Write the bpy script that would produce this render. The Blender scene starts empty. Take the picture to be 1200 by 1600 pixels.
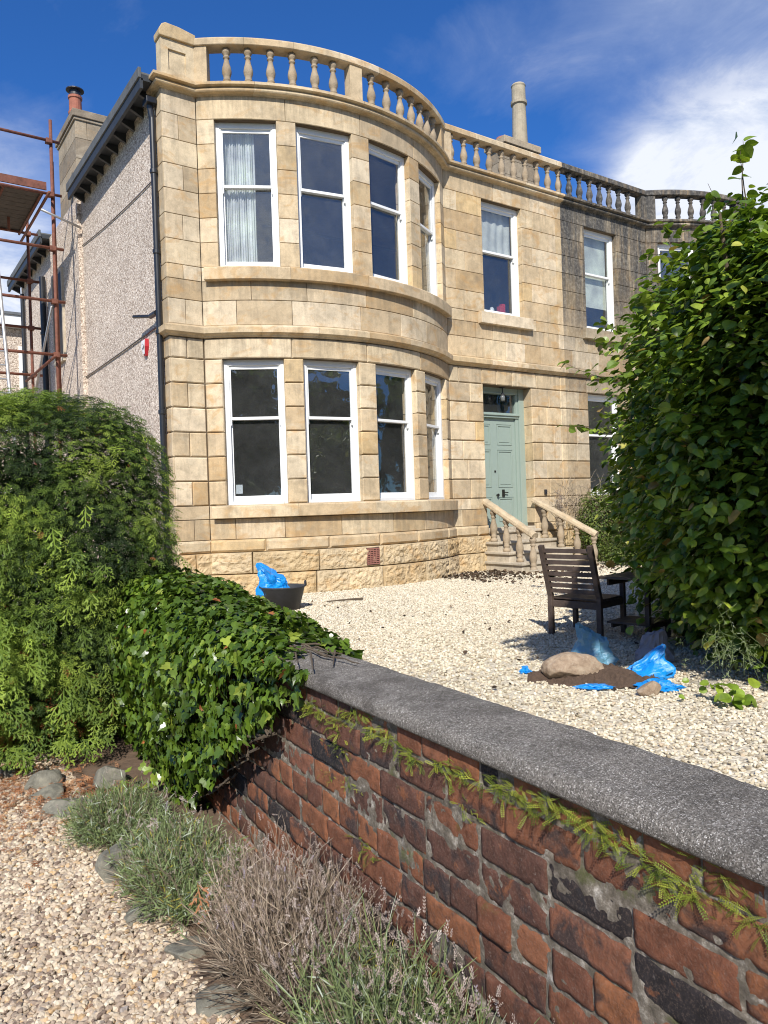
import bpy, math, random
import numpy as np
from mathutils import Vector, Matrix, noise
R=math.radians
scene=bpy.context.scene
rng=np.random.default_rng(7)
random.seed(7)
# ------------------------------------------------------------------ camera
cd=bpy.data.cameras.new('camera'); cam=bpy.data.objects.new('camera',cd); scene.collection.objects.link(cam); scene.camera=cam
cF=Vector((0.56957045,0.8219222,-0.00577886)); cR=Vector((0.82136473,-0.56941958,-0.03348619)); cU=Vector((0.03081364,-0.01432619,0.99942247))
cam.matrix_world=Matrix(((cR.x,cU.x,-cF.x,0),(cR.y,cU.y,-cF.y,0),(cR.z,cU.z,-cF.z,1.37),(0,0,0,1)))
cd.sensor_fit='HORIZONTAL'; cd.sensor_width=36; cd.lens=36*1186.16/1200; cd.clip_start=.05; cd.clip_end=2000
# ------------------------------------------------------------------ sun and sky
SUN_AZ,SUN_EL=R(180+39),R(40)
sdir=Vector((math.sin(SUN_AZ)*math.cos(SUN_EL),math.cos(SUN_AZ)*math.cos(SUN_EL),math.sin(SUN_EL)))
ld=bpy.data.lights.new('sun','SUN'); ld.energy=4.8; ld.angle=R(.53); ld.color=(1,.95,.87)
sun=bpy.data.objects.new('sun',ld); scene.collection.objects.link(sun); sun.rotation_euler=sdir.to_track_quat('Z','Y').to_euler(); sun.location=(0,-5,12)
scene.view_settings.view_transform='Standard'; scene.view_settings.look='None'; scene.view_settings.gamma=1; scene.view_settings.exposure=.27; scene.cycles.pixel_filter_type='BLACKMAN_HARRIS'; scene.cycles.filter_width=1.05
world=bpy.data.worlds.new('World'); scene.world=world; world.use_nodes=True
class NT:
    def __init__(s,tree): s.t=tree; s.t.nodes.clear()
    def n(s,typ,ins=None,**kw):
        nd=s.t.nodes.new(typ)
        for k,v in kw.items(): setattr(nd,k,v)
        for k,v in (ins or {}).items():
            if hasattr(v,'is_output') or isinstance(v,bpy.types.NodeSocket): s.t.links.new(v,nd.inputs[k])
            else: nd.inputs[k].default_value=v
        return nd
    def math(s,op,a,b=0.0,c=0.0,clamp=False):
        nd=s.n('ShaderNodeMath',{0:a,1:b,2:c},operation=op,use_clamp=clamp); return nd.outputs[0]
    def noise(s,vec,scale,detail=3,rough=.55,dist=0):
        nd=s.n('ShaderNodeTexNoise',{'Scale':scale,'Detail':detail,'Roughness':rough,'Distortion':dist})
        if vec is not None: s.t.links.new(vec,nd.inputs['Vector'])
        return nd.outputs['Fac']
    def ramp(s,fac,stops,interp='LINEAR'):
        nd=s.n('ShaderNodeValToRGB',{0:fac}); cr=nd.color_ramp; cr.interpolation=interp
        while len(cr.elements)>1: cr.elements.remove(cr.elements[0])
        for i,(p,c) in enumerate(stops):
            if not hasattr(c,'__len__'): c=(c,c,c)
            e=cr.elements[0] if i==0 else cr.elements.new(p)
            e.position=p; e.color=(*c,1)
        return nd.outputs[0]
    def mix(s,f,a,b,mode='MIX'):
        nd=s.n('ShaderNodeMix',data_type='RGBA',blend_type=mode)
        for i,v in ((0,f),(6,a),(7,b)):
            if isinstance(v,bpy.types.NodeSocket): s.t.links.new(v,nd.inputs[i])
            else: nd.inputs[i].default_value=v if i==0 else (*v,1)
        return nd.outputs[2]
    def mapv(s,vec,scale=(1,1,1),loc=(0,0,0)):
        return s.n('ShaderNodeMapping',{'Vector':vec,'Scale':scale,'Location':loc}).outputs[0]
w=NT(world.node_tree)
sky=w.n('ShaderNodeTexSky',sky_type='NISHITA',sun_disc=False,sun_elevation=SUN_EL,sun_rotation=SUN_AZ,air_density=1.0,dust_density=.25,ozone_density=3.0,altitude=50)
tc=w.n('ShaderNodeTexCoord'); gen=tc.outputs['Generated']
sep=w.n('ShaderNodeSeparateXYZ',{0:gen})
dz=w.math('MAXIMUM',w.math('ADD',sep.outputs[2],.12),.05)
cx_=w.math('DIVIDE',sep.outputs[0],dz); cy_=w.math('DIVIDE',sep.outputs[1],dz)
cv=w.n('ShaderNodeCombineXYZ',{0:cx_,1:cy_,2:0.0}).outputs[0]
n1=w.noise(cv,1.1,7,.55,.5)
n2=w.noise(cv,3.4,8,.66,.6)
def blob(d,k,amp):
    v=Vector(d).normalized()
    dot=w.n('ShaderNodeVectorMath',{0:gen,1:tuple(v)},operation='DOT_PRODUCT').outputs['Value']
    return w.math('MULTIPLY',w.math('POWER',w.math('MAXIMUM',dot,0.0),k),amp)
BL=[((.765,.535,.352),700,.55),((.82,.46,.34),260,.48),((.86,.42,.30),120,.25),((.77,.43,.475),50,.30),((.60,.62,.505),220,.17),((.52,.70,.49),300,.10),((.17,.92,.37),200,.22),((.13,.95,.25),130,.42),((.26,.80,.54),150,.10),((-.5,-.75,.45),2.5,.42)]  # last entry: unseen cloud added behind the camera for whitish fill light
acc=None
for b in BL:
    o=blob(*b); acc=o if acc is None else w.math('ADD',acc,o)
dens=w.math('ADD',w.math('MULTIPLY',n1,.62),w.math('MULTIPLY',n2,.20))
dens=w.math('ADD',dens,acc)
fac=w.ramp(dens,[(.50,0),(.58,.12),(.70,.36),(.80,.60),(.92,.93)])
skyc=w.mix(1.0,sky.outputs[0],(.26,.64,1.16),'MULTIPLY')
ccol=w.ramp(w.math('ADD',n2,w.math('MULTIPLY',dens,.45)),[(.5,(4.2,4.9,6.4)),(.75,(5.0,5.7,7.2)),(.98,(7.6,7.9,8.5))])
skym=w.mix(fac,skyc,ccol)
bg=w.n('ShaderNodeBackground',{0:skym,1:.105})
w.t.links.new(bg.outputs[0],w.n('ShaderNodeOutputWorld').inputs[0])

# ------------------------------------------------------------------ object helpers
def link(o,parent=None,root=None):
    scene.collection.objects.link(o)
    if parent is not None:
        o.parent=parent
        if parent.type=='EMPTY': o.matrix_parent_inverse=Matrix.Translation(parent.location).inverted()
    return o
def tag(o,label=None,cat=None,group=None,kind=None):
    if label: o['label']=label
    if cat: o['category']=cat
    if group: o['group']=group
    if kind: o['kind']=kind
    return o
def thing(name,label,cat,loc=(0,0,0),group=None):
    o=bpy.data.objects.new(name,None); o.location=loc; o.empty_display_size=.1; scene.collection.objects.link(o)
    return tag(o,label,cat,group)
def raw_mesh(name,V,F,mat,parent=None,tint=None,smooth=False,tint_name='tint',extra=None):
    """V (n,3); F list of int arrays (m,k)"""
    me=bpy.data.meshes.new(name); V=np.asarray(V,np.float32)
    if not isinstance(F,(list,tuple)): F=[F]
    F=[np.asarray(f,np.int32) for f in F if len(f)]
    me.vertices.add(len(V)); me.vertices.foreach_set('co',V.ravel())
    nl=sum(f.size for f in F); nf=sum(len(f) for f in F)
    me.loops.add(nl); me.loops.foreach_set('vertex_index',np.concatenate([f.ravel() for f in F]))
    tot=np.concatenate([np.full(len(f),f.shape[1],np.int32) for f in F]); st=np.concatenate([[0],np.cumsum(tot)[:-1]]).astype(np.int32)
    me.polygons.add(nf); me.polygons.foreach_set('loop_start',st); me.polygons.foreach_set('loop_total',tot)
    me.polygons.foreach_set('use_smooth',np.full(nf,smooth))
    if tint is not None:
        a=me.attributes.new(tint_name,'FLOAT','POINT'); a.data.foreach_set('value',np.asarray(tint,np.float32))
    for k,v in (extra or {}).items():
        a=me.attributes.new(k,'FLOAT','POINT'); a.data.foreach_set('value',np.asarray(v,np.float32))
    me.update(calc_edges=True); me.validate()
    for m in (mat if isinstance(mat,(list,tuple)) else [mat]): me.materials.append(m)
    return link(bpy.data.objects.new(name,me),parent)
class MB:
    """collects small shapes into one mesh"""
    def __init__(s): s.V=[];s.F={};s.T=[];s.n=0
    def add(s,V,faces,t=None):
        V=np.asarray(V,float).reshape(-1,3)
        for f in faces: s.F.setdefault(len(f),[]).append([i+s.n for i in f])
        s.V.append(V); s.T.append(np.full(len(V),random.random() if t is None else t)); s.n+=len(V); return s
    def box(s,c,h,ax=None,t=None):
        """centre, half sizes, axes rows"""
        A=np.eye(3) if ax is None else np.array(ax,float)
        P=[[sx*h[0],sy*h[1],sz*h[2]] for sx in(-1,1) for sy in(-1,1) for sz in(-1,1)]
        V=np.array(P)@A+np.array(c)
        F=[(0,1,3,2),(4,6,7,5),(0,4,5,1),(2,3,7,6),(0,2,6,4),(1,5,7,3)]
        return s.add(V,F,t)
    def bx(s,x0,x1,y0,y1,z0,z1,t=None): return s.box(((x0+x1)/2,(y0+y1)/2,(z0+z1)/2),((x1-x0)/2,(y1-y0)/2,(z1-z0)/2),None,t)
    def tube(s,pts,r,k=8,t=None,cap=True):
        pts=[Vector(p) for p in pts]; rr=r if hasattr(r,'__len__') else [r]*len(pts); V=[];F=[]
        ref=None
        for i,p in enumerate(pts):
            d=(pts[min(i+1,len(pts)-1)]-pts[max(i-1,0)]).normalized()
            if ref is None:
                ref=Vector((0,0,1)) if abs(d.z)<.9 else Vector((1,0,0))
            a=(ref-d*ref.dot(d)).normalized(); ref=a; b=d.cross(a)
            for j in range(k):
                an=2*math.pi*j/k; V.append(p+(a*math.cos(an)+b*math.sin(an))*rr[i])
        for i in range(len(pts)-1):
            for j in range(k):
                j2=(j+1)%k; F.append((i*k+j,i*k+j2,(i+1)*k+j2,(i+1)*k+j))
        if cap: F.append(tuple(range(k))[::-1]); F.append(tuple((len(pts)-1)*k+j for j in range(k)))
        return s.add([tuple(v) for v in V],F,t)
    def lathe(s,c,prof,k=16,t=None):
        V=[];F=[]
        for r,z in prof:
            for j in range(k):
                an=2*math.pi*j/k; V.append((c[0]+r*math.cos(an),c[1]+r*math.sin(an),c[2]+z))
        for i in range(len(prof)-1):
            for j in range(k):
                j2=(j+1)%k; F.append((i*k+j,i*k+j2,(i+1)*k+j2,(i+1)*k+j))
        F.append(tuple(range(k))[::-1]); F.append(tuple((len(prof)-1)*k+j for j in range(k)))
        return s.add(V,F,t)
    def build(s,name,mat,parent=None,smooth=False,bevel=0,auto=False):
        o=raw_mesh(name,np.concatenate(s.V),[np.array(f) for f in s.F.values()],mat,parent,np.concatenate(s.T),smooth)
        if bevel:
            m=o.modifiers.new('bevel','BEVEL'); m.width=bevel; m.segments=2; m.limit_method='ANGLE'; m.angle_limit=R(40)
        return o
def copy_tree(o,loc=None,parent=None,label=None):
    c=o.copy(); scene.collection.objects.link(c)
    if parent is not None: c.parent=parent
    if loc is not None: c.location=loc
    if label: c['label']=label
    for ch in [x for x in bpy.data.objects if x.parent==o]: copy_tree(ch,None,c)
    return c
def rot_from(nrm,tip):
    """arrays (N,3): matrices with y=tip direction projected, z=normal"""
    n=nrm/np.linalg.norm(nrm,axis=1,keepdims=True)
    t=tip-n*np.sum(tip*n,axis=1,keepdims=True); t/=np.maximum(np.linalg.norm(t,axis=1,keepdims=True),1e-6)
    x=np.cross(t,n); return np.stack([x,t,n],axis=1)   # rows = axes
def replicate(tV,tF,M,T,S,tint,tvar=None):
    """template verts (k,3); M (N,3,3) rows axes; T (N,3); S (N,)"""
    N=len(T);k=len(tV)
    V=np.einsum('kj,njm->nkm',tV,M*S[:,None,None])+T[:,None,:]
    off=(np.arange(N)*k)[:,None,None]
    F=[(np.asarray(f)[None]+off).reshape(-1,np.asarray(f).shape[1]) for f in tF]
    tt=np.repeat(tint,k)
    if tvar is not None: tt=tt+np.tile(tvar,N)
    return V.reshape(-1,3),F,tt
def merge(parts):
    V=[];F={};T=[];n=0
    for v,f,t in parts:
        V.append(v);T.append(t)
        for a in f: F.setdefault(a.shape[1],[]).append(a+n)
        n+=len(v)
    return np.concatenate(V),[np.concatenate(a) for a in F.values()],np.concatenate(T)

# ------------------------------------------------------------------ materials
def newmat(name):
    m=bpy.data.materials.new(name); m.use_nodes=True; t=NT(m.node_tree); return m,t
def finish(t,bsdf): t.t.links.new(bsdf.outputs[0],t.n('ShaderNodeOutputMaterial').inputs[0])
def simple(name,col,rough=.6,metal=0,bump=0,bscale=60,var=.12,vscale=8,spec=.5):
    m,t=newmat(name); p=t.n('ShaderNodeTexCoord').outputs['Object']
    v=t.noise(p,vscale,5,.6)
    c=t.mix(v,tuple(x*(1-var*1.6) for x in col),tuple(min(1,x*(1+var*1.6)) for x in col))
    ins={'Base Color':c,'Roughness':rough,'Metallic':metal,'Specular IOR Level':spec}
    if bump: ins['Normal']=t.n('ShaderNodeBump',{'Height':t.noise(p,bscale,4,.6),'Strength':bump,'Distance':.01}).outputs[0]
    finish(t,t.n('ShaderNodeBsdfPrincipled',ins)); return m
def stone_mat(name,stops,sooty=True,rough_bump=.25,base_grey=0.0,rustamt=.55):
    m,t=newmat(name); g=t.n('ShaderNodeNewGeometry').outputs['Position']
    tint=t.n('ShaderNodeAttribute',attribute_name='tint').outputs['Fac']
    c=t.ramp(tint,stops)
    big=t.noise(g,1.4,6,.6,.3); med=t.noise(g,7,6,.65)
    fine=t.noise(g,55,4,.7)
    c=t.mix(1.0,c,t.ramp(big,[(.3,.78),(.5,1.0),(.7,1.14)]),'MULTIPLY')
    c=t.mix(1.0,c,t.ramp(med,[(.3,.80),(.55,1.0),(.75,1.10)]),'MULTIPLY')
    c=t.mix(1.0,c,t.ramp(fine,[(.3,.90),(.5,1.0),(.7,1.08)]),'MULTIPLY')
    rust=t.math('MULTIPLY',t.ramp(t.noise(t.mapv(g,(1.3,1.3,2.2),(3,1,5)),1.5,7,.62,1.2),[(.53,0),(.66,1)]),rustamt)
    c=t.mix(rust,c,(.49,.285,.105))
    pale=t.math('MULTIPLY',t.ramp(t.noise(t.mapv(g,(1,1,1.5),(9,4,2)),2.3,6,.6,.6),[(.58,0),(.72,1)]),.45)
    c=t.mix(pale,c,(.62,.54,.40))
    streak=t.noise(t.mapv(g,(5,5,.55)),1.6,7,.7,.4)
    grime=t.math('MULTIPLY',t.ramp(t.math('ADD',t.math('MULTIPLY',streak,.55),t.math('MULTIPLY',t.noise(t.mapv(g,(1,1,1.4),(6,2,8)),4.2,7,.68,.5),.45)),[(.50,0),(.66,1)]),.55)
    c=t.mix(grime,c,(.22,.18,.125))
    if sooty:
        zz_=t.n('ShaderNodeSeparateXYZ',{0:g}).outputs[2]; run=None
        for zl in (8.21,5.18,4.25,1.28):
            q=t.ramp(t.math('DIVIDE',t.math('SUBTRACT',zl,zz_),.6),[(0,0),(.01,1),(.3,.55),(1,0)])
            run=q if run is None else t.math('MAXIMUM',run,q)
        st3=t.ramp(t.noise(t.mapv(g,(7,7,.5),(2,2,0)),1.7,7,.7,.3),[(.40,0),(.62,1)])
        c=t.mix(t.math('MULTIPLY',t.math('MULTIPLY',run,st3),.55),c,(.20,.165,.12))
    if base_grey: c=t.mix(base_grey,c,(.20,.18,.15))
    if sooty:
        sx=t.n('ShaderNodeSeparateXYZ',{0:g})
        side=t.ramp(t.math('ADD',t.math('SUBTRACT',sx.outputs[0],13.44),t.math('MULTIPLY',t.math('SUBTRACT',med,.5),.06)),[(0,0),(.012,1)])
        hi=t.ramp(t.math('DIVIDE',sx.outputs[2],10.0),[(.36,.30),(.41,.60),(.44,.45),(.50,.30),(.56,.75),(.66,.95),(.78,1.0)])
        st2=t.noise(t.mapv(g,(3.2,3.2,.35),(1,7,0)),1.7,6,.65,.5)
        so=t.math('MULTIPLY',t.math('MULTIPLY',side,hi),t.ramp(st2,[(.29,.18),(.43,.80),(.56,1.0)]))
        sc=t.ramp(t.noise(g,14,6,.7),[(.3,(.035,.034,.033)),(.5,(.075,.072,.068)),(.65,(.17,.16,.14)),(.8,(.34,.31,.25))])
        c=t.mix(so,c,sc)
    b1=t.n('ShaderNodeBump',{'Height':t.noise(g,28,6,.7),'Strength':rough_bump,'Distance':.012})
    b2=t.n('ShaderNodeBump',{'Height':t.noise(g,5,5,.6),'Strength':rough_bump,'Distance':.03,'Normal':b1.outputs[0]})
    finish(t,t.n('ShaderNodeBsdfPrincipled',{'Base Color':c,'Roughness':.88,'Specular IOR Level':.25,'Normal':b2.outputs[0]}))
    return m
SST=[(0,(.47,.335,.185)),(.15,(.55,.42,.26)),(.4,(.63,.51,.335)),(.62,(.70,.585,.42)),(.76,(.58,.445,.275)),(.88,(.49,.39,.26)),(1,(.60,.435,.225))]
M_stone=stone_mat('sandstone',SST)
M_rough=stone_mat('rough_sandstone',[(0,(.50,.38,.22)),(.5,(.61,.485,.31)),(1,(.54,.39,.21))],sooty=False,rough_bump=1.0,rustamt=.5)
M_worn=stone_mat('weathered_sandstone',[(0,(.27,.21,.145)),(.5,(.38,.30,.205)),(1,(.21,.175,.135))],base_grey=.12,rough_bump=.6,rustamt=.2)
M_stack=stone_mat('chimney_stone',[(0,(.24,.19,.135)),(.5,(.37,.30,.21)),(1,(.47,.38,.26))],sooty=False,base_grey=.15,rough_bump=.6,rustamt=.3)
M_rail=stone_mat('worn_handrail_stone',[(0,(.50,.40,.26)),(.5,(.56,.45,.30)),(1,(.46,.36,.24))],sooty=False,base_grey=.08,rough_bump=.8,rustamt=.3)
M_grey=stone_mat('step_stone',[(0,(.46,.40,.31)),(.5,(.55,.48,.37)),(1,(.42,.37,.29))],sooty=False,rough_bump=.5,rustamt=.15)
M_mortar=simple('joint_mortar',(.115,.08,.048),.95,bump=.3)
M_white=simple('white_paint',(.80,.81,.80),.35,var=.03)
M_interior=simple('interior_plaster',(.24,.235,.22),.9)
M_roof=simple('roof_lead',(.13,.14,.15),.7)
M_fascia=simple('dark_fascia',(.035,.04,.045),.55,bump=.15,var=.3)
M_leadtop=simple('weathered_lead',(.11,.115,.115),.75,bump=.2,var=.35,vscale=5)
M_pipe=simple('black_pipe',(.018,.02,.024),.35,var=.3)
M_rust=simple('rusty_scaffold_tube',(.17,.062,.038),.75,bump=.3,var=.55,vscale=11)
M_galv=simple('galvanised_tube',(.42,.42,.42),.45,.6,var=.2)
M_board=simple('scaffold_board',(.075,.062,.052),.85,bump=.3,var=.4)
M_door=simple('sage_green_paint',(.29,.36,.315),.32,var=.04)
M_brass=simple('dark_brass',(.05,.045,.04),.4,.7)
M_dark=simple('dark_metal',(.03,.03,.035),.45)
M_pot=simple('terracotta_pot',(.34,.12,.075),.8,bump=.2,var=.3)
M_potpale=stone_mat('pale_clay_pot',[(0,(.44,.38,.27)),(1,(.56,.49,.36))],sooty=False,base_grey=.25,rustamt=.1)
def window_glass():
    m,t=newmat('window_glass')
    gg=t.n('ShaderNodeNewGeometry'); g=gg.outputs['Position']
    cs=t.math('ABSOLUTE',t.n('ShaderNodeVectorMath',{0:gg.outputs['Normal'],1:gg.outputs['Incoming']},operation='DOT_PRODUCT').outputs['Value'])
    f=t.math('ADD',t.math('MULTIPLY',t.math('POWER',t.math('SUBTRACT',1.0,cs),5.0),.9),.085,clamp=True)
    bp=t.n('ShaderNodeBump',{'Height':t.noise(g,1.7,2,.5),'Strength':.22,'Distance':.05})
    gl=t.n('ShaderNodeBsdfGlossy',{'Roughness':.012,'Color':(.96,.98,1,1),'Normal':bp.outputs[0]})
    tr=t.n('ShaderNodeBsdfTransparent',{'Color':(.95,.96,.96,1)})
    df=t.n('ShaderNodeBsdfDiffuse',{'Color':(.46,.47,.46,1)}); haze=t.ramp(t.noise(g,2.6,6,.7),[(.3,.018),(.7,.050)])  # grey haze painted into the glass to lighten the dark panes
    m1=t.n('ShaderNodeMixShader',{0:haze,1:tr.outputs[0],2:df.outputs[0]})
    mx=t.n('ShaderNodeMixShader',{0:f,1:m1.outputs[0],2:gl.outputs[0]}); finish(t,mx); return m
M_glass=window_glass()
def harling():
    m,t=newmat('pebbledash_render'); g=t.n('ShaderNodeNewGeometry').outputs['Position']
    v=t.n('ShaderNodeTexVoronoi',{'Vector':g,'Scale':42.0}); 
    cc=t.n('ShaderNodeSeparateColor',{0:v.outputs['Color']})
    c=t.ramp(cc.outputs[0],[(0,(.27,.20,.15)),(.3,(.46,.375,.30)),(.65,(.62,.52,.43)),(1,(.84,.75,.64))])
    c=t.mix(1.0,c,t.ramp(t.noise(g,.9,5,.6),[(.3,.88),(.7,1.1)]),'MULTIPLY')
    b=t.n('ShaderNodeBump',{'Height':v.outputs['Distance'],'Strength':.55,'Distance':.015},invert=True)
    finish(t,t.n('ShaderNodeBsdfPrincipled',{'Base Color':c,'Roughness':.9,'Normal':b.outputs[0]})); return m
M_harl=harling()
def leafmat(name,stops,rough=.45,transl=.3,spec=.5,tr=1.5,noisy=0):
    m,t=newmat(name); tint=t.n('ShaderNodeAttribute',attribute_name='tint').outputs['Fac']
    c=t.ramp(tint,stops)
    p=t.n('ShaderNodeNewGeometry').outputs['Position']
    c=t.mix(1.0,c,t.ramp(t.noise(p,2.2,4,.6),[(.3,.72),(.7,1.25)]),'MULTIPLY')
    if noisy: c=t.mix(1.0,c,t.ramp(t.noise(p,noisy,3,.6),[(.35,.75),(.65,1.2)]),'MULTIPLY')
    bs=t.n('ShaderNodeBsdfPrincipled',{'Base Color':c,'Roughness':rough,'Specular IOR Level':spec})
    tl=t.n('ShaderNodeBsdfTranslucent',{'Color':t.mix(1.0,c,(tr,tr*1.1,tr*.5),'MULTIPLY')})
    mx=t.n('ShaderNodeMixShader',{0:transl,1:bs.outputs[0],2:tl.outputs[0]}); finish(t,mx); return m
M_conif=leafmat('cypress_foliage',[(0,(.018,.036,.010)),(.35,(.06,.105,.018)),(.65,(.135,.205,.028)),(.9,(.25,.34,.05)),(.955,(.27,.35,.05)),(.96,(.28,.10,.035)),(1,(.26,.09,.03))],.6,.22,.3)
M_ivy=leafmat('ivy_leaf',[(0,(.028,.056,.008)),(.4,(.068,.120,.013)),(.75,(.115,.185,.020)),(.93,(.19,.26,.035)),(.975,(.24,.29,.04)),(.98,(.42,.15,.05)),(1,(.36,.12,.04))],.30,.14,.55,noisy=20)
M_hazel=leafmat('hazel_leaf',[(0,(.04,.08,.012)),(.35,(.10,.165,.018)),(.7,(.19,.27,.03)),(.93,(.34,.41,.05)),(.985,(.42,.42,.08)),(1,(.36,.24,.08))],.40,.24,.45,noisy=14)
M_fern=leafmat('fern_frond',[(0,(.04,.06,.010)),(.5,(.15,.20,.022)),(1,(.38,.40,.06))],.5,.3,.4)
M_shrub=leafmat('shrub_leaf',[(0,(.05,.08,.02)),(.6,(.12,.17,.035)),(1,(.26,.28,.07))],.5,.3,.4)
M_lavg=leafmat('lavender_leaf',[(0,(.09,.125,.05)),(.45,(.18,.23,.10)),(.8,(.26,.32,.13)),(.93,(.45,.50,.40)),(1,(.38,.33,.06))],.6,.2,.3)
M_lavb=leafmat('dried_stalk',[(0,(.11,.08,.06)),(.5,(.235,.18,.135)),(.85,(.40,.325,.25)),(1,(.56,.48,.38))],.8,.1,.2)
M_lavf=leafmat('faded_flower',[(0,(.24,.18,.15)),(.5,(.42,.34,.31)),(.9,(.62,.54,.50)),(1,(.16,.12,.26))],.8,.2,.2)
M_bark=simple('bark',(.10,.075,.05),.9,bump=.6,var=.4)
M_litter=leafmat('dead_needles',[(0,(.20,.075,.03)),(.5,(.36,.16,.075)),(1,(.48,.27,.14))],.8,.1,.2)
M_debris=leafmat('dead_leaf',[(0,(.035,.025,.018)),(.6,(.09,.06,.04)),(1,(.16,.11,.07))],.8,.1,.2)
def gravelmat(name,stops):
    m,t=newmat(name); tint=t.n('ShaderNodeAttribute',attribute_name='tint').outputs['Fac']
    c=t.ramp(tint,stops); p=t.n('ShaderNodeNewGeometry').outputs['Position']
    c=t.mix(1.0,c,t.ramp(t.noise(p,60,4,.6),[(.3,.82),(.7,1.1)]),'MULTIPLY')
    c=t.mix(1.0,c,t.ramp(t.noise(p,.8,4,.6),[(.3,.90),(.7,1.06)]),'MULTIPLY')
    finish(t,t.n('ShaderNodeBsdfPrincipled',{'Base Color':c,'Roughness':.8,'Specular IOR Level':.3})); return m
M_gravD=gravelmat('drive_gravel',[(0,(.17,.12,.09)),(.12,(.31,.235,.175)),(.3,(.47,.37,.27)),(.55,(.58,.475,.345)),(.8,(.70,.61,.47)),(.9,(.55,.37,.19)),(1,(.34,.30,.27))])
M_gravG=gravelmat('garden_gravel_chips',[(0,(.30,.25,.18)),(.15,(.50,.435,.32)),(.5,(.67,.595,.45)),(.85,(.80,.74,.60)),(1,(.50,.39,.27))])
def gravelbed(name,scale,a,b,c2,dark):
    m,t=newmat(name); g=t.n('ShaderNodeNewGeometry').outputs['Position']
    gd=t.n('ShaderNodeVectorMath',{0:g,1:t.n('ShaderNodeCombineXYZ',{0:t.math('MULTIPLY',t.noise(g,30,3),.02),1:0.0,2:0.0}).outputs[0]},operation='ADD').outputs[0]
    v=t.n('ShaderNodeTexVoronoi',{'Vector':gd,'Scale':scale}); cc=t.n('ShaderNodeSeparateColor',{0:v.outputs['Color']})
    col=t.ramp(cc.outputs[0],[(0,a),(.3,b),(1,c2)])
    gap=t.ramp(v.outputs['Distance'],[(.45,0),(.72,.8)])  # gaps coloured darker, standing in for small shadows between the pebbles
    col=t.mix(gap,col,dark)
    col=t.mix(1.0,col,t.ramp(t.noise(g,.7,5,.6),[(.3,.86),(.7,1.06)]),'MULTIPLY')
    bp=t.n('ShaderNodeBump',{'Height':v.outputs['Distance'],'Strength':.6,'Distance':.014},invert=True)
    tl=t.n('ShaderNodeBump',{'Height':t.noise(g,scale*.6,2),'Strength':.4,'Distance':.02,'Normal':bp.outputs[0]})
    finish(t,t.n('ShaderNodeBsdfPrincipled',{'Base Color':col,'Roughness':.9,'Normal':tl.outputs[0]})); return m
M_bedG=gravelbed('garden_gravel_bed',48,(.56,.49,.37),(.70,.63,.49),(.82,.76,.62),(.42,.35,.25))
M_bedD=gravelbed('drive_gravel_bed',36,(.36,.27,.21),(.62,.50,.39),(.78,.68,.54),(.22,.16,.12))
M_soilground=simple('bare_earth',(.13,.085,.055),.95,bump=.8,bscale=40,var=.45,vscale=14)
M_grass=simple('verge_ground',(.06,.09,.03),.95,bump=.5,var=.3)

# ------------------------------------------------------------------ house geometry parameters
YF=11.916; CX=7.3725; HC=2.6085; RB=4.1137; CY=15.09675; X0=4.19; CX2=19.2; XP=13.27
AM=math.asin(HC/RB)
def Pflat(s,z,d): return (s,YF-d,z)
def Pbay(cx):
    def f(s,z,d):
        a=s/RB; return (cx+(RB+d)*math.sin(a),CY-(RB+d)*math.cos(a),z)
    return f
Pb1=Pbay(CX); Pb2=Pbay(CX2)
ARC=AM*RB
class Blocks:
    """ashlar blocks, one grid per block, joints left open"""
    def __init__(s): s.V=[];s.F=[];s.T=[];s.n=0
    def block(s,P,s0,s1,z0,z1,gx=.004,gz=.004,bev=.006,thick=.05,off=0.0,rough=0.0,curve=False,tint=None,res=None):
        s0+=gx;s1-=gx;z0+=gz;z1-=gz
        if s1-s0<.02: return
        b=min(bev*1.0+.002,(s1-s0)/4)
        step=res or (.14 if curve else 10)
        k=max(1,int(math.ceil((s1-s0-2*b)/step))); kz=max(1,int(math.ceil((z1-z0-2*b)/res))) if res else 1
        cs=[s0,s0]+list(np.linspace(s0+b,s1-b,k+1))+[s1,s1]; rz=[z0,z0]+list(np.linspace(z0+b,z1-b,kz+1))+[z1,z1]
        lc=[2,1]+[0]*(k+1)+[1,2]; lz=[2,1]+[0]*(kz+1)+[1,2]
        V=[]
        sd=random.uniform(0,100)
        for i,c in enumerate(cs):
            for j,z in enumerate(rz):
                l=max(lc[i],lz[j]); d=off-(thick if l==2 else bev if l==1 else 0)
                if l==0 and rough:
                    e=min(c-s0,s1-c,z-z0,z1-z); e=min(1,e/.05)
                    d+=rough*(.35+e*(.4+.7*noise.noise((c*6+sd,z*9,1))+.8*noise.noise((c*14+sd,z*17,7))+.5*noise.noise((c*27+sd,z*30,3))))
                V.append(P(c,z,d))
        nz=len(rz); I=lambda i,j:i*nz+j+s.n
        for i in range(len(cs)-1):
            for j in range(nz-1): s.F.append((I(i,j),I(i+1,j),I(i+1,j+1),I(i,j+1)))
        s.V+=V; s.T+=[random.random() if tint is None else tint]*len(V); s.n+=len(V)
    def build(s,name,mat,parent): return raw_mesh(name,np.array(s.V),[np.array(s.F)],mat,parent,np.array(s.T))
def intervals(a,b,ops,z):
    r=[(a,b)]
    for (o0,o1,oz0,oz1) in ops:
        if oz0<z<oz1:
            n=[]
            for p,q in r:
                if o1<=p or o0>=q: n.append((p,q)); continue
                if o0>p: n.append((p,o0))
                if o1<q: n.append((o1,q))
            r=n
    return r
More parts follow.
